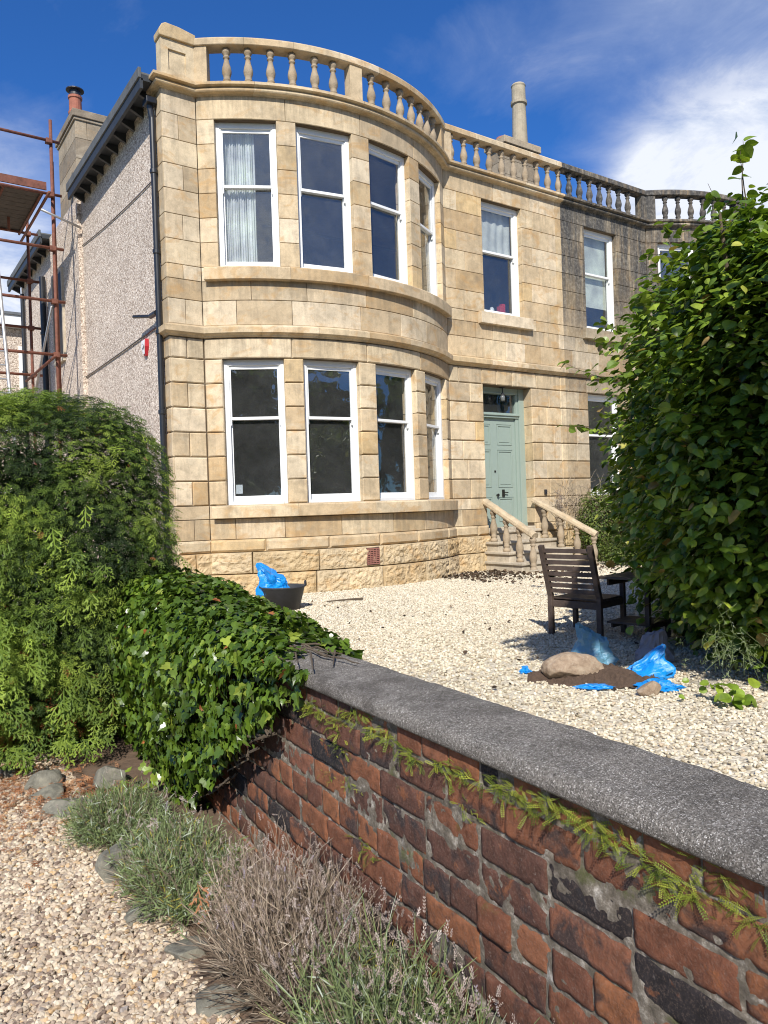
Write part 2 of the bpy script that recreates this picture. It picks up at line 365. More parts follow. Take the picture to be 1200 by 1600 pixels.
def backing(P,a,b,ops,ztop,curve,name,parent,z0=-.1,front=-.028,backd=-.34,mat=None):
    zs=sorted({z0,ztop}|{o[2] for o in ops}|{o[3] for o in ops}); V=[];F=[]
    e=.022
    for zi in range(len(zs)-1):
        za,zb=zs[zi],zs[zi+1]
        for (p,q) in intervals(a,b,ops,(za+zb)/2):
            pp=p+(e if any(abs(p-o[1])<1e-6 for o in ops) else 0); qq=q-(e if any(abs(q-o[0])<1e-6 for o in ops) else 0)
            k=max(1,int(math.ceil((qq-pp)/.15))) if curve else 1
            base=len(V)
            for c in np.linspace(pp,qq,k+1):
                for (z,d) in ((za,front),(zb,front),(zb,backd),(za,backd)): V.append(P(c,z,d))
            for i in range(k):
                for j in range(4):
                    j2=(j+1)%4; F.append((base+i*4+j,base+(i+1)*4+j,base+(i+1)*4+j2,base+i*4+j2))
            F.append((base,base+1,base+2,base+3)); F.append(tuple(base+k*4+j for j in (3,2,1,0)))
    return raw_mesh(name,np.array(V),[np.array(F)],mat or M_mortar,parent,np.full(len(V),.3))
# courses: (z0,z1,style)
LOW=[1.495+.4012*i for i in range(7)]; UPP=[5.416+.4032*i for i in range(7)]
COURSES=[(-.05,.36,'r'),(.36,.718,'r'),(.718,.927,'p'),(.927,1.27,'s'),(1.27,1.495,'s')]+[(LOW[i],LOW[i+1],'v') for i in range(6)]+[(3.902,4.245,'v')]+[(4.245,4.45,'s'),(4.45,4.858,'s'),(4.858,5.18,'s'),(5.18,5.416,'s')]+[(UPP[i],UPP[i+1],'s') for i in range(6)]+[(7.835,8.24,'s')]
def course_args(st):
    if st=='r': return dict(gx=.007,gz=.007,bev=.006,off=.075,thick=.11,rough=.03,res=.022)
    if st=='p': return dict(gx=.003,gz=.003,bev=.035,off=.065,thick=.10)
    if st=='v': return dict(gx=.0032,gz=.0065,bev=.016,thick=.06)
    return dict(gx=.0042,gz=.0052,bev=.004,thick=.05)
def breaks(a,b,row,seed,lo=.5,hi=1.05):
    rr=random.Random(seed*131+row); L=b-a
    if L<lo*1.3: return [a,b]
    pts=[a]; x=a+(rr.uniform(lo,hi)*(.55 if row%2 else 1))
    while x<b-lo*.45: pts.append(x); x+=rr.uniform(lo,hi)
    pts.append(b); return pts
def facade(P,a,b,ops,seed,curve,fine,rough,row0=0,lo=.5,hi=1.05):
    for ri,(z0,z1,st) in enumerate(COURSES):
        zm=(z0+z1)/2
        for (p,q) in intervals(a,b,ops,zm):
            br=breaks(p,q,ri,seed,lo,hi)
            ar=course_args(st)
            if st=='v' and z0>3.8 and curve: br=[p]+[x for x in (-.02-1.36,-.0,1.36) if p<x<q]+[q]
            if z0>7.8 and curve: br=[p]+[x for x in (-1.36,0,1.36) if p<x<q]+[q]
            for i in range(len(br)-1):
                A=dict(ar)
                if any(abs(br[i]-o[1])<1e-4 or abs(br[i+1]-o[0])<1e-4 for o in ops) and st in 'vs': A['thick']=.33
                (rough if st=='r' else fine).block(P,br[i],br[i+1],z0,z1,curve=curve,**A)
                # soffit slabs over openings come with thickness
BAYW=[(-2.53,-1.52),(-1.19,-.18),(.18,1.19),(1.52,2.53)]
OPB=[(a,b,1.495,3.902) for a,b in BAYW]+[(a,b,5.416,7.835) for a,b in BAYW]
OPF=[(10.91,12.33,.80,3.902),(11.02,12.18,5.416,7.835),(14.25,15.42,5.416,7.835),(14.22,15.42,1.495,3.902)]
house=thing('stone_house','two storey honey sandstone house with bowed bay, roof balustrade and sage green front door','house',(X0,YF,0))
nhouse=thing('adjoining_house','soot blackened sandstone house joined to the right, half hidden by the leafy tree','house',(XP,YF,0))
def walls(parent,xa,xb,P,cxs,withbay,seed,leftpier=False):
    fine=Blocks(); rough=Blocks()
    facade(Pflat,xa,xb,[o for o in OPF if xa<=o[0]<xb],seed,False,fine,rough,lo=.42,hi=.95)
    if leftpier:
        for ri,(z0,z1,st) in enumerate(COURSES):
            A=course_args(st); a,b=X0,CX-HC; bl=fine if st!='r' else rough
            if st=='r': A['res']=.035
            if ri%2: 
                m=a+random.uniform(.25,.33); bl.block(Pflat,a,m,z0,z1,**A); bl.block(Pflat,m,b,z0,z1,**A)
            else: bl.block(Pflat,a,b,z0,z1,**A)
            # quoin returns along the side wall
            L=.34 if ri%2 else .24
            A['thick']=.04; A['off']=min(A.get('off',0),.012); A['res']=None; A['rough']=0
            fine.block(lambda s,z,d:(X0+.001-d,YF+s,z),0.0,L,z0,z1,**{**A,'off':0.012,'tint':.85})
    if withbay:
        facade(P,-ARC,ARC,OPB,seed+5,True,fine,rough,lo=.75,hi=1.25)
    fine.build('ashlar_wall',M_stone,parent); rough.build('rough_plinth',M_rough,parent)
walls(house,CX+HC,XP,Pb1,CX,True,3,True)
walls(nhouse,XP,CX2-HC,Pb2,CX2,True,4)
backing(Pflat,CX+HC-.05,XP,[o for o in OPF if o[0]<XP],8.24,False,'wall_core',house)
backing(Pflat,XP,CX2-HC+.05,[o for o in OPF if o[0]>XP],8.24,False,'wall_core',nhouse)
backing(Pflat,X0+.04,CX-HC+.05,[],8.24,False,'wall_core',house)
backing(Pb1,-ARC,ARC,OPB,8.24,True,'wall_core',house)
backing(Pb2,-ARC,ARC,OPB,8.24,True,'wall_core',nhouse)
# mouldings swept along the front
def corner(cx,d,side):
    a=math.acos((CY-(YF-d))/(RB+d)); return a
def sweep(prof,secs,name,mat,parent,joint=.95,close=True):
    """secs: list of functions u,d->(x,y) with length; profile list (d,z)"""
    V=[];F=[];T=[]; k=len(prof)
    for fn,L,nst in secs:
        segs=max(1,round(L/joint))
        for sg in range(segs):
            u0,u1=sg/segs,(sg+1)/segs
            if segs>1:
                e=.0018/L
                u0+=e if sg else 0; u1-=e if sg<segs-1 else 0
            m=max(1,int(math.ceil(nst/segs))); base=len(V); t=random.random()
            for u in np.linspace(u0,u1,m+1):
                for d,z in prof:
                    x,y=fn(u,d); V.append((x,y,z)); T.append(t)
            for i in range(m):
                for j in range(k if close else k-1):
                    j2=(j+1)%k; F.append((base+i*k+j,base+(i+1)*k+j,base+(i+1)*k+j2,base+i*k+j2))
    # end caps
    o=raw_mesh(name,np.array(V),[np.array(F)],mat,parent,np.array(T)); return o
lerp=lambda a,b,u:a+(b-a)*u
def sec_side(u,d): return (X0-d,lerp(YF+.36,YF-d,u))
def sec_left(u,d): a=corner(CX,d,0); return (lerp(X0-d,CX-(RB+d)*math.sin(a),u),YF-d)
def sec_bay(cx):
    def f(u,d): a=corner(cx,d,0); t=lerp(-a,a,u); return (cx+(RB+d)*math.sin(t),CY-(RB+d)*math.cos(t))
    return f
def sec_mid(xa,xb,ea=False,eb=False):
    def f(u,d):
        a=corner(CX,d,0); A=CX+(RB+d)*math.sin(a) if ea else xa; B=CX2-(RB+d)*math.sin(a) if eb else xb
        return (lerp(A,B,u),YF-d)
    return f
S1=[(sec_side,.36,1),(sec_left,.58,1),(sec_bay(CX),2*ARC,48),(sec_mid(0,XP,ea=True),XP-CX-HC,4)]
S2=[(sec_mid(XP+.004,0,eb=True),CX2-HC-XP,4),(sec_bay(CX2),2*ARC,48)]
def arcpts(c,r,a0,a1,n): return [(c[0]+r*math.cos(R(a)),c[1]+r*math.sin(R(a))) for a in np.linspace(a0,a1,n)]
CORN=[(-.05,8.205),(.02,8.205),(.035,8.225)]+arcpts((.085,8.262),.036,-120,80,7)+[(.10,8.302),(.165,8.315),(.17,8.318),(.17,8.36),(.155,8.37),(-.30,8.385),(-.30,8.205)]
STR=[(-.04,4.255),(.03,4.255),(.045,4.275),(.085,4.295),(.105,4.31),(.105,4.40),(.095,4.41),(0.0,4.452),(-.04,4.452)]
RAIL=[(-.16,9.0),(.085,9.0),(.095,9.01),(.095,9.10),(.08,9.125),(.03,9.155),(-.05,9.165),(-.11,9.155),(-.155,9.125),(-.17,9.10),(-.17,9.01)]
for S,par in ((S1,house),(S2,nhouse)):
    sweep(CORN,S,'cornice',M_stone,par); sweep(STR,S,'string_course',M_stone,par)
def sill_prof(z0,z1): return [(-.2,z0),(.10,z0),(.115,z0+.01),(.115,z1-.03),(.10,z1-.012),(.0,z1+.004),(-.2,z1+.006)]
for cx,par in ((CX,house),(CX2,nhouse)):
    def bsec(u,d,cx=cx): t=lerp(-AM+.018,AM-.018,u)if d>0 else lerp(-AM+.03,AM-.03,u); return (cx+(RB+d)*math.sin(t),CY-(RB+d)*math.cos(t))
    sweep(sill_prof(1.275,1.49),[(bsec,2*ARC,40)],'bay_sill',M_stone,par,1.3)
    sweep(sill_prof(5.175,5.40),[(bsec,2*ARC,40)],'bay_sill',M_stone,par,1.3)
for xa,xb,z1,par in ((10.83,12.36,5.412,house),(14.08,15.6,5.412,nhouse),(14.06,15.6,1.49,nhouse)):
    m=MB(); m.bx(xa,xb,YF-.115,YF+.16,z1-.24,z1); m.build('window_sill',M_stone,par,bevel=.008)
# balustrades
BPROF=[(.072,0),(.076,.02),(.076,.045),(.060,.06),(.048,.075),(.062,.095),(.066,.11),(.052,.13),(.060,.17),(.076,.215),(.079,.26),(.068,.32),(.050,.38),(.040,.43),(.038,.455),(.054,.468),(.056,.482),(.042,.497),(.046,.515),(.068,.545),(.074,.57),(.066,.59),(.058,.60),(.058,.632)]
bal_proto=None
def baluster(x,y,z,h,parent,mat,rz=0):
    global bal_proto
    if bal_proto is None:
        m=MB(); m.lathe((0,0,0),BPROF,18,.5); bal_proto=m.build('baluster',mat,parent,smooth=True)
        o=bal_proto
    else:
        o=bal_proto.copy(); scene.collection.objects.link(o); o.parent=parent
    o.matrix_parent_inverse=Matrix.Identity(4)
    o.location=(x,y,z); o.scale=(1,1,h/.632); o.rotation_euler=(0,0,random.uniform(0,6)); return o
def parapet(S,par,cx,flat_x,bay_s,piers,corner_pier):
    b=sweep(RAIL,[(f,L,n) for f,L,n in S if f is not sec_side],'balustrade',M_stone if par is house else M_stone,par,.85)
    for s in bay_s:
        x,y,_=Pbay(cx)(s,0,-.04); baluster(x,y,8.375,.632,b,M_worn)
    for x in flat_x: baluster(x,YF+.04,8.375,.632,b,M_worn)
    P=Pbay(cx); pb=Blocks()
    for s0,s1 in piers:
        V=[]; 
        for d in (-.14,.065):
            for c in (s0,s1):
                for z in (8.372,9.003): V.append(P(c,z,d))
        m=MB(); m.add(V,[(0,1,3,2),(4,6,7,5),(0,4,5,1),(2,3,7,6),(1,5,7,3),(0,2,6,4)]); m.build('pier',M_stone,b,bevel=.006)
    if corner_pier:
        m=MB(); x1=CX-HC; xs=[X0,X0+.12,x1-.16,x1]; zs=[8.372,8.50,8.84,9.003]
        # recessed square panel
        for i in range(3):
            for j in range(3):
                d=.03 if not(i==1 and j==1) else -.0
                m.bx(xs[i],xs[i+1],YF-d-.03,YF+.16,zs[j],zs[j+1],.4)
        m.build('corner_pier',M_stone,b)
        m=MB(); pr=[(-.02,9.0),(-.028,9.03),(-.03,9.10),(0.02,9.19),(.08,9.225),(.3,9.215),(.56,9.17),(x1-X0,9.165),(x1-X0,9.0)]
        V=[(X0+a,y,z) for y in (YF-.1,YF+.17) for a,z in pr]; k=len(pr)
        m.add(V,[tuple(range(k)),tuple(range(2*k-1,k-1,-1))]+[(i,i+k,(i+1)%k+k,(i+1)%k) for i in range(k)],.95); m.build('pier_cap',M_stone,b,bevel=.012)
S1r=[x for x in S1 if x[0] not in (sec_side,sec_left)]
parapet(S1r,house,CX,[10.25+.357*k for k in range(9)],[-2.296,-1.942,-1.572,-1.207,-.816,-.477,.301,.662,1.032,1.374,1.685,1.99,2.3],[(-.20,.04),(-ARC+.02,-2.60),(2.56,ARC-.02)],True)
parapet(S2,nhouse,CX2,[10.25+.357*k for k in range(9,17)],[-2.3,-1.96,-1.6,-1.24,-.88,-.5,.3,.66,1.0,1.4,1.7,2.0,2.3],[(-.13,.13),(-ARC+.02,-2.58),(2.56,ARC-.02)],False)
for xx,par in ((CX+HC+.09,house),(CX2-HC-.13,nhouse)):
    m=MB(); m.bx(xx-.06,xx+.12,YF-.06,YF+.15,8.372,9.003); m.build('pier',M_stone,par,bevel=.006)
# ------------------------------------------------------------------ sash windows
def sash_window(par,O,t,n,W,z0,z1,zm,blind=None):
    t=np.array([t[0],t[1],0.]);n=np.array([n[0],n[1],0.]);up=np.array([0,0,1.]);O=np.array([O[0],O[1],0.])
    ax=[t,n,up]
    def bxl(m,a0,a1,d0,d1,za,zb): m.box(O+t*(a0+a1)/2+n*(d0+d1)/2+up*(za+zb)/2,((a1-a0)/2,(d1-d0)/2,(zb-za)/2),ax,.5)
    h=W/2; f=MB(); j=.075
    bxl(f,-h-.02,-h+j,-.26,-.13,z0,z1); bxl(f,h-j,h+.02,-.26,-.13,z0,z1); bxl(f,-h+j,h-j,-.26,-.13,z1-.09,z1+.02)
    bxl(f,-h+j,h-j,-.27,-.105,z0-.005,z0+.05)
    bxl(f,-h+j,-h+j+.02,-.155,-.14,z0+.05,z1-.09); bxl(f,h-j-.02,h-j,-.155,-.14,z0+.05,z1-.09)
    fr=f.build('window',M_white,par,bevel=.004)
    a=h-j; s=.048
    up_=MB(); bxl(up_,-a,-a+s,-.20,-.16,zm-.02,z1-.09); bxl(up_,a-s,a,-.20,-.16,zm-.02,z1-.09); bxl(up_,-a+s,a-s,-.20,-.16,z1-.15,z1-.09); bxl(up_,-a+s,a-s,-.20,-.155,zm-.02,zm+.028)
    for sg in (-1,1): bxl(up_,min(sg*a,sg*(a-.04)),max(sg*a,sg*(a-.04)),-.195,-.165,zm-.11,zm-.02)
    u=up_.build('sash',M_white,fr,bevel=.004)
    lo=MB(); bxl(lo,-a,-a+s,-.25,-.21,z0+.05,zm+.02); bxl(lo,a-s,a,-.25,-.21,z0+.05,zm+.02); bxl(lo,-a+s,a-s,-.25,-.21,z0+.05,z0+.145); bxl(lo,-a+s,a-s,-.25,-.21,zm-.02,zm+.022)
    l=lo.build('sash',M_white,fr,bevel=.004)
    g=MB(); bxl(g,-a+s-.005,a-s+.005,-.183,-.179,zm+.02,z1-.145); g.build('pane',M_glass,u)
    g=MB(); bxl(g,-a+s-.005,a-s+.005,-.233,-.229,z0+.14,zm-.015); g.build('pane',M_glass,l)
    return fr
def at_arc(cx,s,d=0):
    a=s/RB; return (cx+(RB+d)*math.sin(a),CY-(RB+d)*math.cos(a)),(math.cos(a),math.sin(a)),(math.sin(a),-math.cos(a))
for cx,par in ((CX,house),(CX2,nhouse)):
    for a,b in BAYW:
        O,t,n=at_arc(cx,(a+b)/2,-.012)
        sash_window(par,O,t,n,b-a,1.495,3.902,2.93); sash_window(par,O,t,n,b-a,5.416,7.835,6.79)
sash_window(house,(11.60,YF),(1,0),(0,-1),1.16,5.416,7.835,6.79)
sash_window(nhouse,(14.835,YF),(1,0),(0,-1),1.17,5.416,7.835,6.79)
sash_window(nhouse,(14.82,YF),(1,0),(0,-1),1.20,1.495,3.902,2.93)
# ------------------------------------------------------------------ door
m=MB(); dy=YF+.33
m.bx(10.90,10.98,dy-.06,dy+.10,.82,3.92); m.bx(12.18,12.35,dy-.08,dy+.10,.82,3.92); m.bx(10.98,12.18,dy-.06,dy+.1,3.78,3.92); m.bx(10.98,12.18,dy-.07,dy+.1,3.25,3.36); m.bx(10.98,12.18,dy-.10,dy+.1,3.30,3.335)
m.bx(12.10,12.18,dy-.045,dy+.06,.82,3.25); m.bx(12.12,12.18,dy-.045,dy+.06,3.36,3.78)
dfr=m.build('door_frame',M_door,house,bevel=.006)
m=MB(); m.bx(10.98,12.12,dy+.02,dy+.03,3.36,3.78); m.build('fanlight_pane',M_glass,dfr)
m=MB(); m.bx(10.98,12.10,dy+.012,dy+.06,.86,3.25)
cols=[(11.04,11.36),(11.57,12.00)]; rows=[(2.66,3.10),(1.73,2.54),(.98,1.50)]
for (a,b) in cols:
    for (c,d) in rows:
        m.bx(a,b,dy-.004,dy+.012,c,c+.03);m.bx(a,b,dy-.004,dy+.012,d-.03,d);m.bx(a,a+.03,dy-.004,dy+.012,c+.03,d-.03);m.bx(b-.03,b,dy-.004,dy+.012,c+.03,d-.03)
        m.bx(a+.06,b-.06,dy+.002,dy+.012,c+.06,d-.06)
for x0,x1 in ((10.98,11.03),(11.37,11.56),(12.01,12.10)): m.bx(x0,x1,dy-.001,dy+.012,.86,3.25)
for z0,z1 in ((.86,.96),(1.51,1.72),(2.55,2.65),(3.11,3.25)):
    for a,b in ((11.03,11.37),(11.56,12.01)): m.bx(a,b,dy-.001,dy+.012,z0,z1)
door=m.build('front_door',M_door,house,bevel=.003)
m=MB(); m.tube([(11.50,dy-.06,1.56),(11.50,dy+.0,1.56)],[.035,.015],12); m.bx(11.66,11.72,dy-.03,dy,1.52,1.68); m.tube([(11.69,dy-.05,1.62),(11.80,dy-.05,1.61)],.012,8); m.build('door_handle',M_brass,door,bevel=.002)
m=MB(); m.bx(11.11,11.16,dy-.012,dy,1.48,1.70); m.build('letter_plate',M_brass,door)
m=MB(); m.box((11.47,dy-.01,2.08),(.02,.006,.02)); m.build('keyhole_cover',M_brass,door)
lan=thing('hanging_lantern','small glass lantern hanging under the stone lintel above the green front door','lantern',(11.62,YF+.17,3.60))
m=MB(); m.tube([(11.62,YF+.17,3.90),(11.62,YF+.17,3.77)],.012,8); m.lathe((11.62,YF+.17,3.885),[(.07,0),(.07,.012)],14); m.lathe((11.62,YF+.17,3.73),[(.055,0),(.02,.05)],14); m.build('bracket',M_dark,lan)
m=MB(); m.lathe((11.62,YF+.17,3.60),[(.03,0),(.048,.02),(.052,.09),(.04,.13)],14); m.build('lamp_glass',simple('smoked_glass',(.16,.17,.17),.2),lan,smooth=True)
m=MB(); m.box((12.66,YF-.025,1.60),(.035,.015,.055)); m.box((12.66,YF-.044,1.60),(.014,.006,.014)); tag(m.build('doorbell',M_dark,bevel=.004),'dark doorbell on the sandstone wall right of the green door','doorbell')
# interior shell
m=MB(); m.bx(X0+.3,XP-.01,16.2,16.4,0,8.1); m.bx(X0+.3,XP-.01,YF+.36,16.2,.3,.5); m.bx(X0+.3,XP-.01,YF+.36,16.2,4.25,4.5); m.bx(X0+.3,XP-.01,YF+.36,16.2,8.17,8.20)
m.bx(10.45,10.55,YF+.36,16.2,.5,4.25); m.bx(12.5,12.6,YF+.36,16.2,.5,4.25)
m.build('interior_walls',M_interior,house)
m=MB()
V=[];
for z in (8.22,8.25):
    for s in np.linspace(-ARC,ARC,17): V.append(Pb1(s,z,-.1))
    V.append((CX+HC+.2,YF+.6,z)); V.append((CX-HC-.2,YF+.6,z))
m.add(V,[tuple(range(19))[::-1],tuple(range(19,38))]); 
m.add([(x,y,4.3+q) for q in (0,.05) for (x,y) in [Pb1(s,0,-.3)[:2] for s in np.linspace(-ARC,ARC,17)]+[(CX+HC+.2,YF+.6),(CX-HC-.2,YF+.6)]],[tuple(range(19))[::-1],tuple(range(19,38))])
m.add([(x,y,.45+q) for q in (0,.05) for (x,y) in [Pb1(s,0,-.3)[:2] for s in np.linspace(-ARC,ARC,17)]+[(CX+HC+.2,YF+.6),(CX-HC-.2,YF+.6)]],[tuple(range(19))[::-1],tuple(range(19,38))])
m.build('bay_floors',M_interior,house)
m=MB(); m.bx(X0+.02,XP,YF+.2,24.5,8.24,8.29); m.build('flat_roof',M_roof,house)
m=MB(); m.bx(XP,CX2+6,16.2,16.4,0,8.1); m.bx(XP+.01,CX2+6,YF+.36,16.2,4.25,4.5); m.bx(XP+.01,CX2+6,YF+.36,16.2,8.17,8.20); m.bx(XP,XP+.05,YF+.36,16.2,.5,8.1); m.build('interior_walls',M_interior,nhouse)
m=MB(); m.bx(XP+.01,CX2+8,YF+.2,24.5,8.24,8.29); m.build('flat_roof',M_roof,nhouse)
# air vent in the plinth
O,t_,n_=at_arc(CX,-.085,.0); A=[(*t_,0),(*n_,0),(0,0,1)]; o3=np.array([O[0],O[1],.54])
m=MB(); nn=np.array([n_[0],n_[1],0]); tt=np.array([t_[0],t_[1],0])
m.box(o3+nn*.085,(.13,.02,.15),A)
vb=m.build('air_vent',simple('vent_back',(.05,.03,.025),.8),house)
m=MB()
for k in range(9): m.box(o3+nn*.112+np.array([0,0,-.13+.0325*k]),(.12,.006,.009),A)
for k in range(5): m.box(o3+nn*.110+tt*(-.12+.06*k),(.006,.006,.14),A)
m.build('louvre',simple('terracotta_vent',(.30,.13,.10),.8),vb)
# ------------------------------------------------------------------ entrance steps
m=MB()
m.bx(10.92,12.32,YF-.02,YF+.45,0,.86,.3)
for z,yb,yf,xa,xb in ((.80,11.93,11.76,10.90,12.40),(.585,11.93,11.44,10.74,12.55),(.385,11.93,11.10,10.72,12.68),(.185,11.93,10.74,10.70,12.82)):
    m.bx(xa,xb,yf,yb-.02,z-.055,z,random.random()); 
for z,yb,yf,xa,xb in ((.745,11.9,11.80,10.94,12.36),(.53,11.9,11.48,10.78,12.51),(.33,11.9,11.14,10.76,12.64),(.13,11.9,10.78,10.74,12.78)):
    m.bx(xa,xb,yf,yb,-.05,z,random.random())
steps=m.build('entrance_steps',M_grey,house,bevel=.012)
def stair_rail(p0,p1,bals):
    p0=Vector(p0);p1=Vector(p1); d=(p1-p0); dn=d.normalized(); sd=Vector((-dn.y,dn.x,0)).normalized(); up=sd.cross(dn)*-1
    if up.z<0: up=-up
    prof=[(-.085,-.06),(.085,-.06),(.095,-.03),(.085,.02),(.05,.05),(0,.058),(-.05,.05),(-.085,.02),(-.095,-.03)]; V=[];k=len(prof);N=14
    for i in range(N+1):
        q=p0+d*(i/N)
        for a,b in prof:
            jt=noise.noise(Vector((i*.7,a*9,b*9)))*.006; V.append(tuple(q+sd*(a+jt)+up*(b+jt)))
    F=[(i*k+j,(i+1)*k+j,(i+1)*k+(j+1)%k,i*k+(j+1)%k) for i in range(N) for j in range(k)]+[tuple(range(k))[::-1],tuple(N*k+j for j in range(k))]
    m=MB(); m.add(V,F,.5); m.build('handrail',M_rail,steps,smooth=False)
    for f,zb in bals:
        q=p0+d*f; baluster(q.x,q.y,zb,q.z-.06-zb,steps,M_grey)
stair_rail((10.87,YF+.02,1.44),(10.93,10.58,.72),[(.17,.585),(.43,.385),(.69,.185),(.95,.02)])
stair_rail((12.32,YF+.02,1.44),(12.74,10.56,.66),[(.17,.585),(.43,.385),(.69,.185),(.95,.02)])
m=MB(); m.bx(10.84,11.0,10.48,10.68,-.03,.05); m.build('step_base',M_grey,house,bevel=.01)
# ------------------------------------------------------------------ side wall, eaves, chimney
m=MB(); m.bx(X0,X0+.3,YF+.30,17.2,-.15,8.285,.5); m.bx(X0-.09,X0+.6,17.2,20.0,-.15,8.30,.5); m.bx(X0,X0+.3,20.0,24.5,-.15,8.285,.5); m.bx(X0+.3,10,24.2,24.5,-.15,8.25,.5)
m.build('pebbledash_wall',M_harl,house)
def eave(ya,yb,nb,name):
    m=MB(); xo=3.87
    m.bx(xo,X0+.02,ya,yb,8.36,8.40); m.bx(xo-.02,xo+.03,ya-.01,yb+.01,8.30,8.465)
    e=m.build(name,M_leadtop,house,bevel=.008)
    m=MB(); m.bx(xo+.03,X0-.001,ya,yb,8.27,8.36); m.bx(xo+.005,xo+.055,ya,yb,8.14,8.30); m.build('gutter',M_fascia,e)
    for k in range(nb):
        m=MB(); y=lerp(ya+.35,yb-.1,k/(nb-1)); V=[(X0-.001,y-.03,8.27),(X0-.001,y+.03,8.27),(xo+.07,y-.03,8.27),(xo+.07,y+.03,8.27),(X0-.001,y-.03,8.10),(X0-.001,y+.03,8.10),(xo+.07,y-.03,8.22),(xo+.07,y+.03,8.22)]
        m.add(V,[(0,1,3,2),(4,6,7,5),(0,2,6,4),(1,5,7,3),(2,3,7,6),(0,4,5,1)]); m.build('eave_bracket',M_fascia,e)
    return e
eave(11.97,17.0,10,'eaves'); eave(20.0,24.8,8,'eaves')
def pipe_with_collars(name,x,y,z0,z1,r,par,mat=M_pipe,step=1.3):
    m=MB(); m.tube([(x,y,z0),(x,y,z1)],r,14,.5)
    z=z0+.5
    while z<z1: m.lathe((x,y,z),[(r+.004,0),(r+.016,.01),(r+.016,.07),(r+.004,.08)],14,.5); z+=step
    return m.build(name,mat,par,smooth=False)
dp=pipe_with_collars('downpipe',4.115,12.16,-.1,7.85,.048,house)
m=MB(); m.bx(4.0,4.17,12.05,12.27,8.00,8.10); m.tube([(4.08,12.16,8.02),(4.115,12.16,7.80)],.05,10); m.build('hopper',M_pipe,dp,bevel=.01)
pipe_with_collars('downpipe',4.09,21.0,-.1,7.6,.075,house,step=1.9)
pipe_with_collars('downpipe',4.11,23.95,-.1,7.9,.055,house)
m=MB(); m.tube([(4.09,12.5,4.67),(3.99,13.08,4.78)],.03,10); m.tube([(4.09,12.20,4.66),(4.09,12.5,4.67)],.045,10); m.build('waste_pipe',M_pipe,house)
# side window recess
sw=MB(); sw.bx(X0-.125,X0-.085,18.75,19.65,5.15,7.15); sw.build('side_window',simple('side_window_dark',(.02,.022,.025),.6),house)
sw=MB(); sw.bx(X0-.16,X0-.08,18.7,19.7,5.05,5.14); sw.bx(X0-.14,X0-.08,18.66,18.74,5.15,7.2); sw.bx(X0-.14,X0-.08,19.66,19.74,5.15,7.2); sw.build('window_surround',M_grey,house)
def chimney(par,x0,x1,y0,y1,z0,z1,capo,caph,mat=M_stone,name='chimney'):
    bl=MB(); rows=max(1,int((z1-z0)/.36)); h=(z1-z0)/rows
    for k in range(rows):
        xm=lerp(x0,x1,.38 if k%2 else .62); 
        bl.bx(x0,xm-.003,y0,y1,z0+k*h+.003,z0+(k+1)*h-.003); bl.bx(xm+.003,x1,y0,y1,z0+k*h+.003,z0+(k+1)*h-.003)
    c=bl.build(name,mat,par,bevel=.006)
    k=MB(); k.bx(x0-capo,x1+capo,y0-capo,y1+capo,z1+.003,z1+.003+caph); k.bx(x0-capo*.5,x1+capo*.5,y0-capo*.5,y1+capo*.5,z1-.06,z1); k.build('chimney_cap',mat,c,bevel=.012)
    return c
c1=chimney(house,4.14,4.78,17.25,18.9,8.30,10.08,.06,.16,M_stack)
m=MB(); m.lathe((4.22,17.5,10.24),[(.15,0),(.155,.05),(.135,.08),(.13,.33),(.15,.35),(.15,.40)],18); m.build('chimney_pot',M_pot,c1,smooth=False)
m=MB(); m.lathe((4.22,17.5,10.66),[(.12,0),(.12,.10),(.19,.11),(.19,.13),(.05,.16)],18); m.build('pot_cowl',M_dark,c1)
c2=chimney(nhouse,13.90,15.03,14.08,14.66,8.29,10.58,.10,.17,M_stack)
m=MB(); m.lathe((14.74,14.36,10.75),[(.24,0),(.22,.06),(.205,.10),(.175,1.15),(.215,1.17),(.215,1.25),(.185,1.27),(.18,1.62),(.195,1.66),(.17,1.70)],22); m.build('chimney_pot',M_potpale,c2)
m=MB(); m.lathe((14.10,14.36,10.75),[(.17,0),(.19,.06),(.16,.13),(.08,.17)],18); m.build('chimney_pot',M_pot,c2,smooth=True)
# neighbour bay roof and floors so that no sky shows through
m=MB()
for zz,dd in ((8.22,-.1),(4.3,-.3),(.45,-.3)):
    m.add([(x,y,zz+q) for q in (0,.04) for (x,y) in [Pb2(s,0,dd)[:2] for s in np.linspace(-ARC,ARC,17)]+[(CX2+HC+.2,YF+.6),(CX2-HC-.2,YF+.6)]],[tuple(range(19))[::-1],tuple(range(19,38))])
m.build('bay_floors',M_interior,nhouse)
# ------------------------------------------------------------------ ground
m=MB(); m.bx(-400,400,-400,400,-.9,-.19); tag(m.build('ground',M_grass),kind='structure')
TH=R(3.8); WU=np.array([math.sin(TH),math.cos(TH),0.]); WN=np.array([math.cos(TH),-math.sin(TH),0.])
def W(s,d,z): return WU*s+WN*d+np.array([0,0,z])
def strip(d0,d1,s0,s1,z0,z1,name,mat):
    V=[W(s,d,z) for z in (z0,z1) for (s,d) in ((s0,d0),(s1,d0),(s1,d1),(s0,d1))]
    m=MB(); m.add(V,[(3,2,1,0),(4,5,6,7),(0,1,5,4),(1,2,6,5),(2,3,7,6),(3,0,4,7)]); return tag(m.build(name,mat),kind='structure')
strip(-5.5,.68,-30,60,-.3,-.165,'gravel_drive',M_bedD)
strip(.68,1.215,-30,60,-.3,-.15,'flower_bed',M_soilground)
strip(1.30,30,-6,24,-.6,-.012,'garden_gravel',M_bedG)
